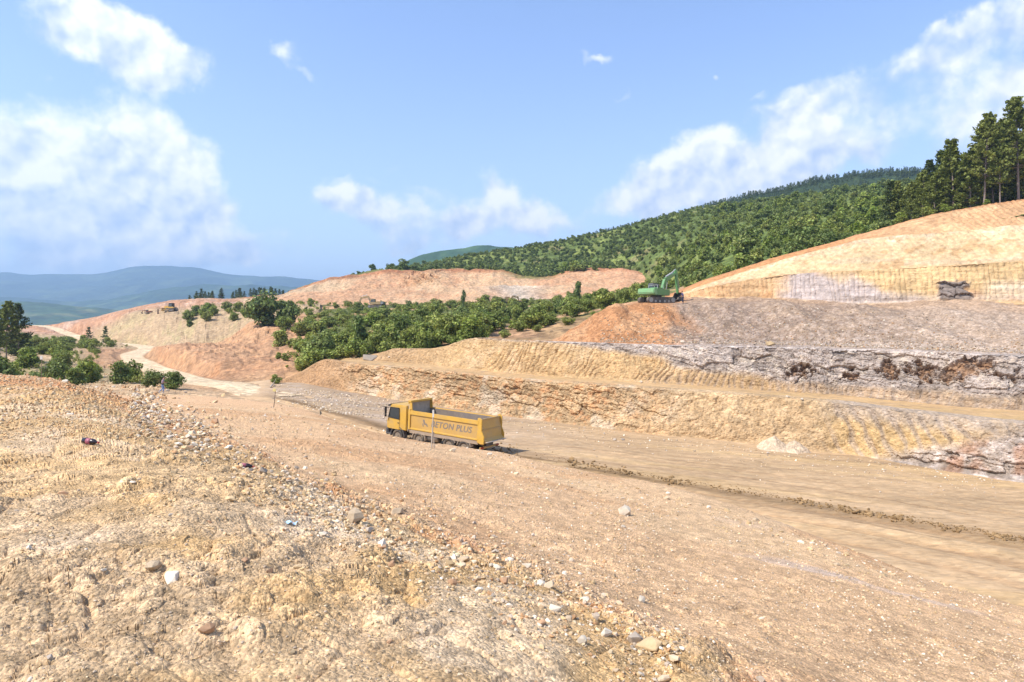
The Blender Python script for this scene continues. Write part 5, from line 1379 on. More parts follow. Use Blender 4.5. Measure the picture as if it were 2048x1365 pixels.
# body
body = MB().prism([(2.36, 1.18), (2.40, 2.62), (-4.10, 2.62), (-4.10, 1.22)], 1.16, 1.24).prism([(2.36, 1.18), (2.40, 2.62), (-4.10, 2.62), (-4.10, 1.22)], -1.24, -1.16).build('body_side', YB, truck, .012)
MB().box((-.87, 0, 1.20), (6.5, 2.3, .10)).build('body_floor', INNER, truck)
MB().prism([(2.34, 1.25), (2.34, 2.6), (-4.0, 2.6), (-4.0, 1.25)], 1.145, 1.158).prism([(2.34, 1.25), (2.34, 2.6), (-4.0, 2.6), (-4.0, 1.25)], -1.158, -1.145).build('body_lining', INNER, truck)
for s_ in (1, -1):
    MB().box((-.85, 1.275 * s_, 2.50), (6.55, .09, .32)).build('top_rail', YP, truck, .02)
    MB().prism_y([(1.24 * s_, 1.36), (1.31 * s_, 1.33), (1.31 * s_, 1.24), (1.24 * s_, 1.20)], 2.3, -4.1).build('lower_rail', YP, truck, .008)
    MB().prism_y([(1.245 * s_, 1.19), (1.285 * s_, 1.19), (1.20 * s_, .93), (1.14 * s_, .93)], 2.3, -4.05).build('side_sill', SILL, truck, .008)
    MB().box((2.30, 1.28 * s_, 1.98), (.20, .10, 1.55)).build('front_post', YP, truck, .02)
    MB().prism([(2.42, 3.28), (2.30, 3.34), (2.16, 3.2), (2.1, 2.66), (1.75, 2.60), (2.42, 2.60)], 1.18 * s_ - .04, 1.18 * s_ + .04).build('headboard_wing', YP, truck, .015)
    MB().prism([(-4.02, 1.12), (-4.02, 2.82), (-4.20, 2.86), (-4.40, 2.72), (-4.40, 1.95), (-4.62, 1.55), (-4.62, 1.02), (-4.3, 1.0)], 1.255 * s_ - .055, 1.255 * s_ + .055).build('rear_post', YP, truck, .02)
hb = MB().box((2.40, 0, 2.20), (.08, 2.42, 2.06)).build('headboard', plain('dusty_headboard', (.46, .38, .29), .7, wear=.3, dust=.4, scale=2.5), truck, .01)
MB().box((2.36, 0, 3.30), (.34, 2.50, .16)).box((2.46, 0, 3.20), (.10, 2.5, .2)).build('headboard_cap', YP, hb, .03)
for y in (-.8, -.27, .27, .8): MB().box((2.47, y, 2.1), (.06, .09, 1.8)).build('headboard_rib', YP, hb, .01)
tg = MB().prism([(-4.22, 2.66), (-4.16, 2.66), (-4.42, 1.35), (-4.70, 1.10), (-4.74, 1.13), (-4.48, 1.40)], -1.19, 1.19).build('tailgate', YB, truck, .008)
MB().box((-4.22, 0, 2.70), (.11, 2.4, .10)).build('tailgate_rail', YD, tg, .02)
MB().box((-4.36, 0, 1.98), (.07, 2.36, .07)).build('tailgate_rib', YD, tg, .012)
MB().prism([(-4.30, .98), (-4.30, 1.10), (-4.86, 1.22), (-4.90, 1.17)], -1.18, 1.18).build('tail_lip', SILL, truck, .01)
MB().box((-4.2, 0, .66), (.10, 2.3, .16)).bar((-4.2, .6, .66), (-3.9, .5, .85), .08).bar((-4.2, -.6, .66), (-3.9, -.5, .85), .08).build('underrun_bar', YD, truck, .015)
for y in (.95, -.95): MB().box((-4.27, y, .68), (.05, .34, .13)).build('tail_light', plain('red_lens', (.35, .03, .02), .3, dust=.3), truck, .01)
ld = MB()
for y in (.72, 1.10): ld.bar((2.56, y, 1.0), (2.52, y, 3.2), .045)
for i in range(7): ld.bar((2.56 - .006 * i, .72, 1.15 + .31 * i), (2.56 - .006 * i, 1.10, 1.15 + .31 * i), .04)
ld.build('ladder', SILL, truck)
MB().cyl((.62, .82, .78), (-.25, .82, .78), .30, k=18).build('fuel_tank', STEEL, truck, smooth=True)
MB().box((.25, -.85, .75), (.9, .45, .5)).build('battery_box', DGREY, truck, .03)
def wheel(x, y, dual):
    o = 1 if y > 0 else -1
    prof = [(.30, -.14), (.44, -.17), (.50, -.15), (.525, -.10), (.525, .10), (.50, .15), (.44, .17), (.30, .14)]
    def ring(name, prof, mat, yc, par):
        k = 28; V = []; Fc = []
        for i in range(k):
            a = 2 * math.pi * i / k
            for r_, yy in prof: V.append((x + r_ * math.cos(a), yc + yy, .525 + r_ * math.sin(a)))
        m = len(prof)
        for i in range(k):
            for j in range(m):
                Fc.append((i * m + j, i * m + (j + 1) % m, ((i + 1) % k) * m + (j + 1) % m, ((i + 1) % k) * m + j))
        return MB().add(V, Fc).build(name, mat, par, smooth=True)
    hub = MB().cyl((x, y - .12, .525), (x, y + .12, .525), .30, k=24).cyl((x, y + o * .10, .525), (x, y + o * .19, .525), .12, .09, 14).build('wheel', RIM, truck)
    ring('tyre', prof, TYRE, y, hub)
    if dual: ring('tyre', prof, TYRE, y - o * .36, hub)
    nut = MB()
    for i in range(10):
        a = 6.283 * i / 10
        nut.cyl((x + .2 * math.cos(a), y + o * .12, .525 + .2 * math.sin(a)), (x + .2 * math.cos(a), y + o * .15, .525 + .2 * math.sin(a)), .018, k=6)
    nut.build('wheel_nuts', STEEL, hub)
for x, dual in ((3.52, False), (1.40, False), (-1.45, True), (-2.82, True)):
    for s_ in (1, -1): wheel(x, 1.06 * s_, dual)
    MB().cyl((x, -.95, .525), (x, .95, .525), .11, k=12).build('axle', DGREY, truck)
for s_ in (1, -1):
    y0, y1 = sorted((.86 * s_, 1.24 * s_))
    MB().arc((3.52, .56), .66, .72, R(-5), R(185), y0, y1, 16).build('front_mudguard', DGREY, truck)
    MB().arc((1.40, .56), .62, .66, R(0), R(180), y0, y1, 16).build('mudguard', SILL, truck)
    MB().arc((-1.45, .56), .60, .63, R(20), R(160), y0, y1, 12).build('mudguard', SILL, truck)
    MB().arc((-2.82, .56), .60, .63, R(10), R(170), y0, y1, 12).build('mudguard', SILL, truck)
def text_mesh(name, body_, size, mat, parent, loc, rot, shear=.22, off=.012, depth=.004, space=1.06):
    cu = bpy.data.curves.new(name, 'FONT'); cu.body = body_; cu.size = size; cu.shear = shear; cu.offset = off; cu.extrude = depth; cu.align_x = 'CENTER'; cu.align_y = 'CENTER'; cu.space_character = space
    t = bpy.data.objects.new(name, cu); C.objects.link(t)
    bpy.context.view_layer.update()
    me = bpy.data.meshes.new_from_object(t.evaluated_get(bpy.context.evaluated_depsgraph_get()))
    bpy.data.objects.remove(t); me.materials.clear(); me.materials.append(mat)
    o = bpy.data.objects.new(name, me); C.objects.link(o); o.parent = parent; o.location = loc; o.rotation_euler = rot
    return o
tx = text_mesh('lettering', 'BETON PLUS', .62, LETTER, truck, (-1.62, 1.246, 1.87), (R(90), 0, R(180)))
MB().prism([(1.02, 2.10), (.86, 2.10), (.78, 1.86), (.94, 1.86)], 1.243, 1.25).prism([(.94, 1.84), (.62, 1.84), (.50, 1.62), (.62, 1.62), (.70, 1.74), (.90, 1.74)], 1.243, 1.25).prism([(1.06, 1.80), (.98, 1.80), (.90, 1.58), (.98, 1.58)], 1.243, 1.25).build('emblem', LETTER, truck)

# ---- green excavator on the orange heap
GRN = plain('green_paint', (.095, .25, .08), .4, wear=.08, dust=.18, scale=1.2)
GRND = plain('faded_green_paint', (.19, .38, .16), .5, wear=.12, dust=.25, scale=1.5)
TRK = plain('track_steel', (.10, .085, .075), .7, .3, dust=.5, scale=4)
def excavator(name, loc, head, thead, label, paint, paint2, size=1.0, small=False, pose=None, group=None):
    e = empty(name, loc, label, 'excavator', group)
    e.scale = (size,) * 3; e.rotation_euler = (0, 0, head)
    ta = thead - head; ca, sa = math.cos(ta), math.sin(ta)
    under = MB().box((0, 0, .62), (1.5, 1.5, .35), Matrix.Rotation(ta, 3, 'Z')).cyl((0, 0, .7), (0, 0, 1.02), .72, k=20).build('undercarriage', TRK, e)
    for s_ in (1, -1):
        L, hgt = 1.85, .84
        prof = []
        for i in range(9): a = R(90 + 22.5 * i); prof.append((-L + .42 * math.cos(a), .42 + .42 * math.sin(a)))
        for i in range(9): a = R(-90 + 22.5 * i); prof.append((L + .42 * math.cos(a), .42 + .42 * math.sin(a)))
        m = MB().prism(prof, 1.05 * s_ - .28, 1.05 * s_ + .28)
        m.v = [(x * ca - y * sa, x * sa + y * ca, z) for x, y, z in m.v]
        t = m.build('track', TRK, e)
        for k in ([-L, L] if small else [-L, -1.1, -.4, .4, 1.1, L]):
            r_ = .33 if abs(k) == L else .17; zc = .42 if abs(k) == L else .24
            p = lambda y: (k * ca - y * sa, k * sa + y * ca, zc)
            MB().cyl(p((1.05 - .31) * s_), p((1.05 + .31) * s_), r_, k=16).build('roller', STEEL, t)
    house = MB().prism_y([(-1.32, 1.06), (1.32, 1.06), (1.32, 1.9), (-1.32, 1.9)], -1.7, 1.35).build('house', paint, e, .05)
    cw = MB().prism([(-1.68, 1.02), (-2.40, 1.10), (-2.62, 1.35), (-2.60, 1.88), (-2.45, 1.99), (-1.68, 1.99)], -1.36, 1.36).build('counterweight', paint2, e, .09)
    MB().box((-.9, -.62, 2.0), (1.4, 1.2, .22)).build('engine_hood', paint, house, .03)
    MB().cyl((-1.2, -.9, 2.1), (-1.2, -.9, 2.5), .06, k=10).build('exhaust', BLACK, house)
    cabx = MB().prism([(1.50, 1.06), (1.58, 1.8), (1.25, 2.80), (.05, 2.86), (-.15, 2.75), (-.15, 1.06)], .42, 1.34).build('cab', DGREY if not small else paint, e, .05)
    MB().prism([(1.42, 1.85), (1.16, 2.66), (.62, 2.70), (.62, 1.85)], 1.33, 1.36).build('window', GLASS, cabx)
    MB().prism([(.52, 1.85), (.52, 2.70), (.02, 2.70), (-.05, 1.85)], 1.33, 1.36).build('window', GLASS, cabx)
    MB().box((-.165, .88, 2.32), (.03, .74, .70)).build('window', GLASS, cabx)
    if not small:
        rl = MB()
        for y in (-1.25, .2): rl.bar((-1.6, y, 1.95), (-1.6, y, 2.45), .035).bar((-.2, y, 1.95), (-.2, y, 2.45), .035).bar((-1.6, y, 2.45), (-.2, y, 2.45), .035)
        rl.bar((-1.6, -1.25, 2.45), (-1.6, .2, 2.45), .035); rl.build('handrail', LGT, e)
    A, Bm, Ct, Dt = pose or ((1.1, 1.5), (2.15, 3.35), (4.95, 4.55), (5.35, 1.55))
    def beam(p, q, h0, h1, w):
        d = Vector((q[0] - p[0], 0, q[1] - p[1])).normalized(); n = Vector((-d.z, 0, d.x))
        return [(p[0] + n.x * h0, p[1] + n.z * h0), (q[0] + n.x * h1, q[1] + n.z * h1), (q[0] - n.x * h1, q[1] - n.z * h1), (p[0] - n.x * h0, p[1] - n.z * h0)]
    boom = MB().prism(beam(A, Bm, .20, .31, 0), -.20, .20).prism(beam(Bm, Ct, .30, .14, 0), -.198, .198).build('boom', paint, e, .03)
    MB().prism(beam(Ct, Dt, .27, .13, 0), -.16, .16).prism(beam((Ct[0] - .15, Ct[1] + .45), Ct, .12, .3, 0), -.15, .15).build('stick', paint, e, .03)
    for y in (-.36, .36):
        m_ = ((A[0] + Bm[0]) / 2 + .25, (A[1] + Bm[1]) / 2)
        MB().cyl((1.75, y, 1.2), ((1.75 + m_[0]) / 2 + .1, y, (1.2 + m_[1]) / 2), .10, k=10).cyl(((1.75 + m_[0]) / 2, y, (1.2 + m_[1]) / 2), (m_[0] + .25, y, m_[1] + .55), .055, k=10).build('boom_cylinder', STEEL, e)
    MB().cyl((Bm[0] + .15, 0, Bm[1] + .5), ((Bm[0] + Ct[0]) / 2 + .4, 0, (Bm[1] + Ct[1]) / 2 + .55), .10, k=10).cyl(((Bm[0] + Ct[0]) / 2 + .3, 0, (Bm[1] + Ct[1]) / 2 + .54), (Ct[0] - .15, 0, Ct[1] + .5), .055, k=10).build('stick_cylinder', LGT, e)
    MB().cyl((Ct[0] + .34, 0, Ct[1] - .5), (Dt[0] + .42, 0, Dt[1] + .75), .08, k=10).build('bucket_cylinder', STEEL, e)
    x, z = Dt
    out = [(x + .1, z + .15), (x + .55, z + .05), (x + .75, z - .45), (x + .5, z - .95), (x - .1, z - 1.15), (x - .75, z - .95)]
    inn = [(x - .70, z - .90), (x - .1, z - 1.05), (x + .42, z - .88), (x + .63, z - .42), (x + .45, z - .02), (x + .1, z + .05)]
    bk = MB().prism(out + inn, -.55, .55).prism(out, -.57, -.53).prism(out, .53, .57).build('bucket', TRK, e)
    for y in (-.45, -.15, .15, .45): MB().prism([(x - .72, z - .98), (x - 1.0, z - .86), (x - .70, z - .86)], y - .05, y + .05).build('tooth', STEEL, bk)
    return e
LGT = plain('pale_metal', (.55, .53, .50), .5, .2, dust=.3)
ex = Wp(1313, 607, 97.5)
zg_ = ground(ex.x, ex.y, CZ + 9)
excavator('excavator', (ex.x, ex.y, zg_ - .05), R(90 - 46), R(90 - 66), 'green crawler excavator parked on top of the orange heap', GRN, GRND, 1.02)
# ---- machines in the far quarry
OCM = plain('dusty_machine_paint', (.40, .26, .11), .6, dust=.5); GRYM = plain('grey_machine_paint', (.26, .25, .24), .6, dust=.5)
e1 = stand(752, 247)
excavator('excavator', e1, R(178), R(175), 'small pale excavator working at the foot of the far quarry, left one', OCM, GRYM, 1.15, True, ((1.1, 1.6), (2.6, 3.6), (4.8, 3.0), (5.2, 1.2)))
e2 = stand(1013, 250)
excavator('excavator', e2, R(20), R(15), 'far machine half hidden by scrub near the grey scree, only its dark roof clear', OCM, GRYM, 1.1, True, ((1.1, 1.6), (2.3, 3.0), (4.0, 2.6), (4.5, 1.4)))
ro = stand(297, 268)
excavator('excavator', ro, R(195), R(190), 'small rust-red excavator left of the yellow bulldozer', plain('rusty_red_paint', (.26, .085, .04), .7, dust=.4), plain('rust_brown_paint', (.20, .09, .05), .7, dust=.4), .52, True, ((1.1, 1.5), (2.2, 2.6), (3.8, 2.2), (4.3, 1.0)))
# ---- bulldozer on the knoll
def dozer(loc, head):
    e = empty('bulldozer', loc, 'yellow bulldozer with black cab standing on the red knoll', 'bulldozer'); e.rotation_euler = (0, 0, head)
    for s_ in (1, -1):
        prof = [(-1.9, .05), (1.6, .05), (2.05, .45), (1.75, .85), (-.9, 1.15), (-1.9, .9), (-2.3, .45)]
        t = MB().prism(prof, 1.1 * s_ - .28, 1.1 * s_ + .28).build('track', TRK, e, .04)
        for k in (-1.3, -.6, .1, .8, 1.4): MB().cyl((k, .8 * s_, .3), (k, 1.40 * s_, .3), .2, k=12).build('roller', STEEL, t)
        MB().bar((-.2, 1.45 * s_, .55), (2.9, 1.45 * s_, .5), .22).build('push_arm', YP, e, .02)
    MB().box((-.3, 0, .95), (3.2, 1.6, .7)).build('frame', DGREY, e, .03)
    MB().prism([(2.2, 1.1), (2.25, 1.85), (2.0, 2.0), (.4, 2.15), (.4, 1.1)], -.62, .62).build('engine_hood', YP, e, .04)
    MB().prism([(.4, 1.2), (.4, 1.75), (-1.9, 1.75), (-2.1, 1.2)], -1.2, 1.2).build('body', YP, e, .04)
    MB().cyl((1.2, .35, 2.0), (1.2, .35, 2.75), .07, k=10).build('exhaust', BLACK, e)
    cb = MB().prism([(.45, 1.7), (.25, 3.1), (-1.15, 3.1), (-1.25, 1.7)], -.82, .82).build('cab', BLACK, e, .03)
    for s_ in (1, -1): MB().prism([(.25, 1.95), (.12, 2.9), (-1.0, 2.9), (-1.08, 1.95)], .83 * s_ - .012, .83 * s_ + .012).build('window', GLASS, cb)
    MB().box((-.45, 0, 3.14), (1.7, 1.8, .1)).build('cab_roof', BLACK, cb, .02)
    V = []
    for i in range(7):
        a = R(-38 + 76 * i / 6); V.append((3.55 - 1.05 * math.cos(a), .72 + .95 * math.sin(a)))
    MB().prism(V + [(x + .09, z) for x, z in reversed(V)], -1.75, 1.75).build('blade', YD, e)
    MB().prism([(-2.1, 1.5), (-2.9, 1.3), (-3.0, .35), (-2.8, .3), (-2.65, 1.1), (-2.1, 1.2)], -.25, .25).build('ripper', DGREY, e, .02)
dz = stand(341, 264)
dozer(dz, R(172))
st_ = stand(316, 263)
MB().prism([(-.5, 0), (-.42, .9), (-.3, 2.5), (0, 3.0), (.28, 2.7), (.38, 1.1), (.55, 0)], -.3, .3).build('upturned_bucket', plain('dark_rust', (.12, .065, .045), .8, dust=.35), None, .08)
ub = bpy.data.objects['upturned_bucket']; ub.location = st_; ub.scale = (.6, .6, .68); tag(ub, 'dark upright rusty steel piece between the bulldozer and the red excavator', 'scrap steel')

# ================================================================== PEOPLE
SKIN = plain('skin', (.42, .24, .16), .6, wear=.05)
def skin_body(name, pts, edges, rad, mat, parent, sub=2, root=0):
    me = bpy.data.meshes.new(name); me.from_pydata(pts, edges, [])
    o = bpy.data.objects.new(name, me); C.objects.link(o)
    m = o.modifiers.new('skin', 'SKIN'); m.use_smooth_shade = True
    for i, v in enumerate(me.skin_vertices[0].data):
        v.radius = rad[i] if isinstance(rad[i], tuple) else (rad[i], rad[i]); v.use_root = (i == root)
    s_ = o.modifiers.new('sub', 'SUBSURF'); s_.levels = sub; s_.render_levels = sub
    bpy.context.view_layer.update()
    nm = bpy.data.meshes.new_from_object(o.evaluated_get(bpy.context.evaluated_depsgraph_get()))
    bpy.data.objects.remove(o)
    nm.materials.clear(); nm.materials.append(mat); nm.shade_smooth()
    q = bpy.data.objects.new(name, nm); C.objects.link(q)
    if parent: q.parent = parent
    return q
def person(loc, head, label, shirt, trousers, hair, shoe, pose):
    """x forward, y left; a walking, leaning or standing figure"""
    e = empty('person', loc, label, 'person'); e.rotation_euler = (0, 0, head)
    hip, chest, neck, hd_ = Vector((0, 0, .93)), Vector((.06, 0, 1.32)), Vector((.09, 0, 1.50)), Vector((.14, 0, 1.64))
    J = pose
    pts = [hip, hip + Vector((.02, 0, .18)), chest, neck, hd_ + Vector((.0, 0, -.02)), hd_ + Vector((.01, 0, .07))]
    rad = [(.13, .11), (.135, .10), (.155, .115), .055, (.075, .085), (.07, .08)]
    ed = [(0, 1), (1, 2), (2, 3), (3, 4), (4, 5)]
    for s_, (kn, an, to), (elb, wr) in ((1, J['leg_l'], J['arm_l']), (-1, J['leg_r'], J['arm_r'])):
        b = len(pts)
        pts += [Vector((0, .09 * s_, .86)), Vector(kn), Vector(an), Vector(to)]; rad += [.085, .058, .042, .035]
        ed += [(0, b), (b, b + 1), (b + 1, b + 2), (b + 2, b + 3)]
        b = len(pts)
        pts += [Vector((.07, .19 * s_, 1.40)), Vector(elb), Vector(wr)]; rad += [.058, .042, .032]
        ed += [(2, b), (b, b + 1), (b + 1, b + 2)]
        pl = Vector(wr) + (Vector(wr) - Vector(elb)).normalized() * .05; b2_ = len(pts)
        pts.append(pl); rad.append((.03, .018)); ed.append((b + 2, b2_))
        dr = (Vector(wr) - Vector(elb)).normalized(); sd = Vector((0, s_, 0)).cross(dr).normalized() if abs(dr.y) < .9 else Vector((1, 0, 0))
        for k in range(4):
            f_ = len(pts); pts += [pl + dr * .05 + sd * (.011 * (k - 1.5) * 2), pl + dr * (.085 + .01 * (k in (1, 2))) + sd * (.011 * (k - 1.5) * 2) + Vector((.01, -.012 * s_, 0))]
            rad += [.009, .007]; ed += [(b2_, f_), (f_, f_ + 1)]
        f_ = len(pts); pts += [Vector(wr) + dr * .035 + sd * .035, Vector(wr) + dr * .075 + sd * .05]; rad += [.010, .008]; ed += [(b + 2, f_), (f_, f_ + 1)]
    skin_body('body', [tuple(p) for p in pts], ed, rad, SKIN, e, 1)
    # face and hair
    h_ = hd_ + Vector((.01, 0, .02))
    MB().cyl(h_ + Vector((.075, 0, -.01)), h_ + Vector((.105, 0, -.025)), .016, .008, 8).build('nose', SKIN, e)
    for s_ in (1, -1):
        MB().box(h_ + Vector((.075, .03 * s_, .015)), (.012, .022, .012)).build('eye', BLACK, e)
        MB().box(h_ + Vector((0, .082 * s_, 0)), (.03, .014, .05)).build('ear', SKIN, e, .005)
    MB().box(h_ + Vector((.078, 0, -.055)), (.008, .04, .008)).build('mouth', plain('lips', (.30, .12, .09), .6), e)
    V_, F_ = ico(2); hv = V_ * np.array((.105, .092, .10)) + np.array(h_ + Vector((-.018, 0, .045)))
    keep = [f for f in F_ if not (V_[list(f)].mean(0)[0] > .45 and V_[list(f)].mean(0)[2] < .35) and V_[list(f)].mean(0)[2] > -.7]
    mesh_np('hair', hv, np.array(keep), hair, None, True, e)
    # clothes: a shirt over torso and upper arms, trousers over the legs, shoes
    sp_ = [tuple(hip + Vector((0, 0, .06))), tuple(hip + Vector((.02, 0, .2))), tuple(chest), tuple(neck + Vector((-.01, 0, -.03)))]
    sr = [(.155, .135), (.158, .125), (.178, .138), .075]; se = [(0, 1), (1, 2), (2, 3)]
    for s_, (elb, wr) in ((1, J['arm_l']), (-1, J['arm_r'])):
        b = len(sp_); a_ = Vector((.07, .19 * s_, 1.40)); sp_ += [tuple(a_), tuple(a_.lerp(Vector(elb), .75))]; sr += [.075, .062]; se += [(2, b), (b, b + 1)]
    skin_body('shirt', sp_, se, sr, shirt, e, 1)
    tp_ = [tuple(hip + Vector((0, 0, .09))), tuple(hip + Vector((0, 0, -.03)))]; tr_ = [(.15, .13), (.15, .135)]; te = [(0, 1)]
    for s_, (kn, an, to) in ((1, J['leg_l']), (-1, J['leg_r'])):
        b = len(tp_); tp_ += [(0, .09 * s_, .84), kn, tuple(Vector(kn).lerp(Vector(an), .88))]; tr_ += [.105, .075, .062]; te += [(1, b), (b, b + 1), (b + 1, b + 2)]
    skin_body('trousers', tp_, te, tr_, trousers, e, 1)
    for kn, an, to in (J['leg_l'], J['leg_r']):
        a_, t_ = Vector(an), Vector(to); d_ = (t_ - a_).normalized()
        skin_body('shoe', [tuple(a_ - d_ * .06 + Vector((0, 0, -.035))), tuple(a_ + d_ * .05 + Vector((0, 0, -.04))), tuple(t_ + d_ * .03 + Vector((0, 0, -.01)))], [(0, 1), (1, 2)], [(.05, .045), (.052, .05), (.045, .032)], shoe, e, 1)
    return e
walk = {'leg_l': ((.16, .09, .50), (.02, .09, .10), (.17, .09, .035)), 'leg_r': ((.02, -.09, .48), (-.32, -.09, .20), (-.24, -.09, .06)), 'arm_l': ((-.10, .27, 1.16), (.10, .22, 1.02)), 'arm_r': ((.10, -.26, 1.14), (.33, -.2, 1.12))}
pw = stand(325, 72)
DEN = plain('blue_denim', (.17, .25, .45), .85, wear=.15); VIO = plain('violet_shirt', (.23, .17, .26), .85); HAIR = plain('dark_hair', (.022, .017, .014), .7); WSH = plain('white_shoe', (.68, .66, .62), .6)
person(pw, R(28), 'person in violet-grey shirt, light blue jeans and white shoes striding along the sandy edge', VIO, DEN, HAIR, WSH, walk)
pj = person
bag = MB().box((.02, -.02, .98), (.30, .34, .12)).build('waist_bag', BLACK, None, .03)
bag.location = pw; bag.rotation_euler = (0, 0, R(28)); tag(bag, 'small black bag worn at the waist of the striding person', 'bag')
stand_ = {'leg_l': ((.06, .11, .49), (.0, .12, .09), (.14, .13, .03)), 'leg_r': ((.04, -.11, .49), (-.02, -.12, .09), (.12, -.14, .03)), 'arm_l': ((.05, .28, 1.13), (.26, .22, 1.02)), 'arm_r': ((.03, -.28, 1.13), (.22, -.24, .98))}
pe = stand(1366, 96.6)
BLU = plain('blue_overall', (.05, .055, .22), .8, wear=.15)
person(pe, R(150), 'person in blue working clothes standing beside the bucket of the green excavator', BLU, plain('navy_trousers', (.022, .025, .06), .85), HAIR, BLACK, stand_)

# ================================================================== SMALL THINGS
WOOD = plain('weathered_wood', (.20, .15, .105), .9, wear=.3, scale=6); PALEW = plain('pale_wood', (.48, .40, .31), .85, wear=.2, scale=6)
p = hit(547, 815)[0]
mk = empty('marker_stake', p, 'crooked dark stake with a yellow plate beside the bend of the haul road', 'stake')
s_ = p.y / F
MB().cyl((0, 0, -.1), (2 * s_, 0, 12 * s_), .035, .03, 8).cyl((2 * s_, 0, 12 * s_), (4.0 * s_, 0, 36 * s_), .03, .028, 8).build('stake', WOOD, mk)
MB().box((2.2 * s_, -.05, 34.5 * s_), (.24, .03, .22)).build('plate', plain('yellow_plate', (.70, .58, .22), .6), mk, .01)
p = stand(83, 66)
s_ = p.y / F
zt = Wp(83, 712, 66).z - p.z
sg = empty('sign_post', p, 'small pale plate on a thin post in front of the left thicket', 'sign')
MB().cyl((0, 0, -.1), (.02, 0, zt), .03, k=8).build('post', WOOD, sg)
MB().box((.02, -.05, zt - .18), (.24, .03, .36)).build('plate', plain('pale_plate', (.60, .56, .50), .6), sg, .01)
p = hit(863, 897)[0]
zt = Wp(867, 820, p.y).z - p.z; dx = Wp(867, 820, p.y).x - p.x
pk = empty('survey_pole', p, 'thin pale survey pole standing on the berm in front of the truck', 'pole')
MB().cyl((0, 0, -.1), (dx, 0, zt), .035, .03, 8).build('pole', PALEW, pk)
MB().box((dx * .92, -.03, zt * .9), (.085, .03, zt * .19)).build('plate', plain('white_band', (.66, .62, .55), .6), pk, .005)
MB().cyl((.11, .02, -.05), (.10, .02, zt * .42), .028, .022, 8).build('side_stake', PALEW, pk)
p = hit(541, 776)[0]
a_, b_ = p + Vector((0, 0, .1)), None
q_ = hit(563, 760)[0]
lg = empty('fallen_branch', p, 'bare pale branch lying at the gravel edge above the yellow-plated stake', 'branch')
dv = q_ - p
if dv.length > 9: dv = dv.normalized() * 3.2
MB().cyl((0, 0, .10), dv * .5 + Vector((0, 0, .22)), .11, .085, 8).cyl(dv * .5 + Vector((0, 0, .22)), dv + Vector((0, 0, .25)), .085, .04, 8).build('stem', PALEW, lg, smooth=True)
MB().cyl(dv * .55 + Vector((0, 0, .2)), dv * .75 + Vector((.35, 0, .9)), .045, .015, 6).cyl(dv * .4 + Vector((0, 0, .2)), dv * .5 + Vector((.5, -.1, -.05)), .04, .015, 6).build('twig', PALEW, lg, smooth=True)
def bottle(px, py, rz, L, label):
    h_ = hit(px, py); p = h_[0]
    e = empty('bottle', p + Vector((0, 0, .055 * L / .33)), label, 'bottle'); e.rotation_euler = (0, R(4), rz); s = L / .33
    e.scale = (s, s, s)
    def rev(name, prof, mat):
        k = 18; V = []; Fc = []
        for x, r_ in prof:
            for j in range(k): V.append((x, r_ * math.cos(6.2832 * j / k), r_ * math.sin(6.2832 * j / k)))
        for i in range(len(prof) - 1):
            for j in range(k): Fc.append((i * k + j, i * k + (j + 1) % k, (i + 1) * k + (j + 1) % k, (i + 1) * k + j))
        return MB().add(V, Fc).build(name, mat, e, smooth=True)
    rev('bottle_body', [(-.165, .0), (-.165, .035), (-.155, .05), (-.10, .052), (-.04, .047), (.02, .052), (.06, .048), (.11, .025), (.135, .014), (.15, .014)], COLA)
    rev('label_wrap', [(-.075, .052), (-.075, .0535), (-.04, .0500), (.015, .0535), (.015, .052)], RLAB)
    rev('cap', [(.142, .0), (.142, .0165), (.165, .0165), (.165, .0)], RCAP)
COLA, _t, _b = new_mat('dark_cola'); _b.inputs['Base Color'].default_value = (.016, .009, .010, 1); _b.inputs['Roughness'].default_value = .12
_t.links.new(maprange(_t, noise_n(_t, N(_t, 'ShaderNodeTexCoord').outputs['Object'], 9, 4, .6).outputs[0], .3, .8, .08, .4), _b.inputs['Roughness'])
RLAB = plain('pinkish_label', (.42, .11, .15), .5, wear=.5, scale=22); RCAP = plain('red_cap', (.45, .05, .04), .4)
bottle(182, 890, R(-14), .29, 'dark cola bottle with a pink-red label lying on the left foreground mound')
bottle(492, 938, R(-4), .28, 'dark cola bottle with a pink label lying beside the grey squared stone')
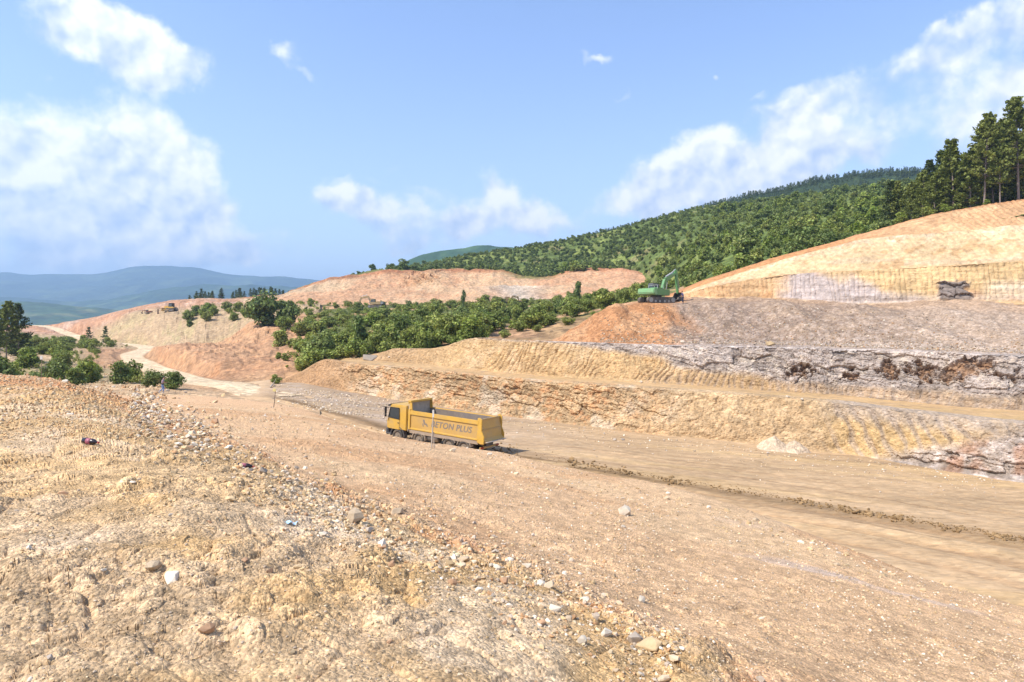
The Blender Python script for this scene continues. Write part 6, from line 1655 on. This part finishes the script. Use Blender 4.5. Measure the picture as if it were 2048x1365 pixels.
# scrap of light blue film
p = hit(580, 1050)[0]; s_ = p.y / F
V, Fc = [], []
rr_ = np.random.default_rng(4)
for i in range(11):
    for j in range(5): V.append(((i - 5) * 3.2 * s_, (j - 2) * 3.0 * s_ + .5 * s_ * math.sin(i), (3.5 + 3 * rr_.random() + 2 * math.sin(i * 1.1 + j)) * s_))
for i in range(10):
    for j in range(4): Fc.append((i * 5 + j, (i + 1) * 5 + j, (i + 1) * 5 + j + 1, i * 5 + j + 1))
wr_ = MB().add(V, Fc).build('plastic_wrapper', plain('light_blue_film', (.42, .62, .80), .3, wear=.2, scale=30), None)
wr_.location = p; wr_.rotation_euler = (0, 0, R(-18)); tag(wr_, 'crumpled light blue plastic wrapper caught among the stones of the band', 'litter')
# heaps of fine pale gravel at the foot of the first wall
for cx, cy, rad_, lb in ((1548, 898, 1.5, 'left one of two pale gravel heaps at the foot of the wall'), (1588, 902, 1.35, 'right one of two pale gravel heaps at the foot of the wall')):
    h_ = hit(cx, cy)[0]
    n1_, n2_ = 40, 16
    th = np.linspace(0, 2 * math.pi, n1_, endpoint=False); rr2 = np.linspace(0, 1, n2_)
    G = np.stack([np.outer(rr2, np.cos(th)) * rad_, np.outer(rr2, np.sin(th)) * rad_, np.outer((1 - rr2 ** 1.25) * .82 * rad_ - .12, np.ones(n1_))], -1)
    G = G + np.array(h_)
    G += np.stack([.3 * fbm(G + 5 * k, .9, 3, s=3 + k) for k in range(3)], -1)
    idx = np.arange(n1_ * n2_).reshape(n2_, n1_); nx = np.roll(idx, -1, 1)
    Fq = np.stack([idx[:-1], nx[:-1], nx[1:], idx[1:]], -1).reshape(-1, 4)
    o = mesh_np('gravel_heap', G, Fq, E_RUBBLE, np.broadcast_to(np.array((.50, .38, .26)), (n1_ * n2_, 3)))
    tag(o, lb, 'gravel heap', 'gravel heaps at the wall')

# ================================================================== HAZE
hz, ht, hb_ = new_mat('haze')
ht.nodes.remove(hb_)
pv = N(ht, 'ShaderNodeVolumePrincipled')
pv.inputs['Color'].default_value = (.47, .70, 1.0, 1)
pv.inputs['Density'].default_value = 1.8e-4
pv.inputs['Anisotropy'].default_value = 0.2
ht.links.new(pv.outputs[0], ht.nodes['Material Output'].inputs['Volume'])
hx = MB().box((0, 5750, 0), (23400, 12500, 2)).build('haze', hz)
zlo, zhi = CZ - 170.0, CZ + 720.0
for v in hx.data.vertices: v.co.z = zlo if v.co.z < 0 else zhi
tag(hx, None, None, None, 'stuff')
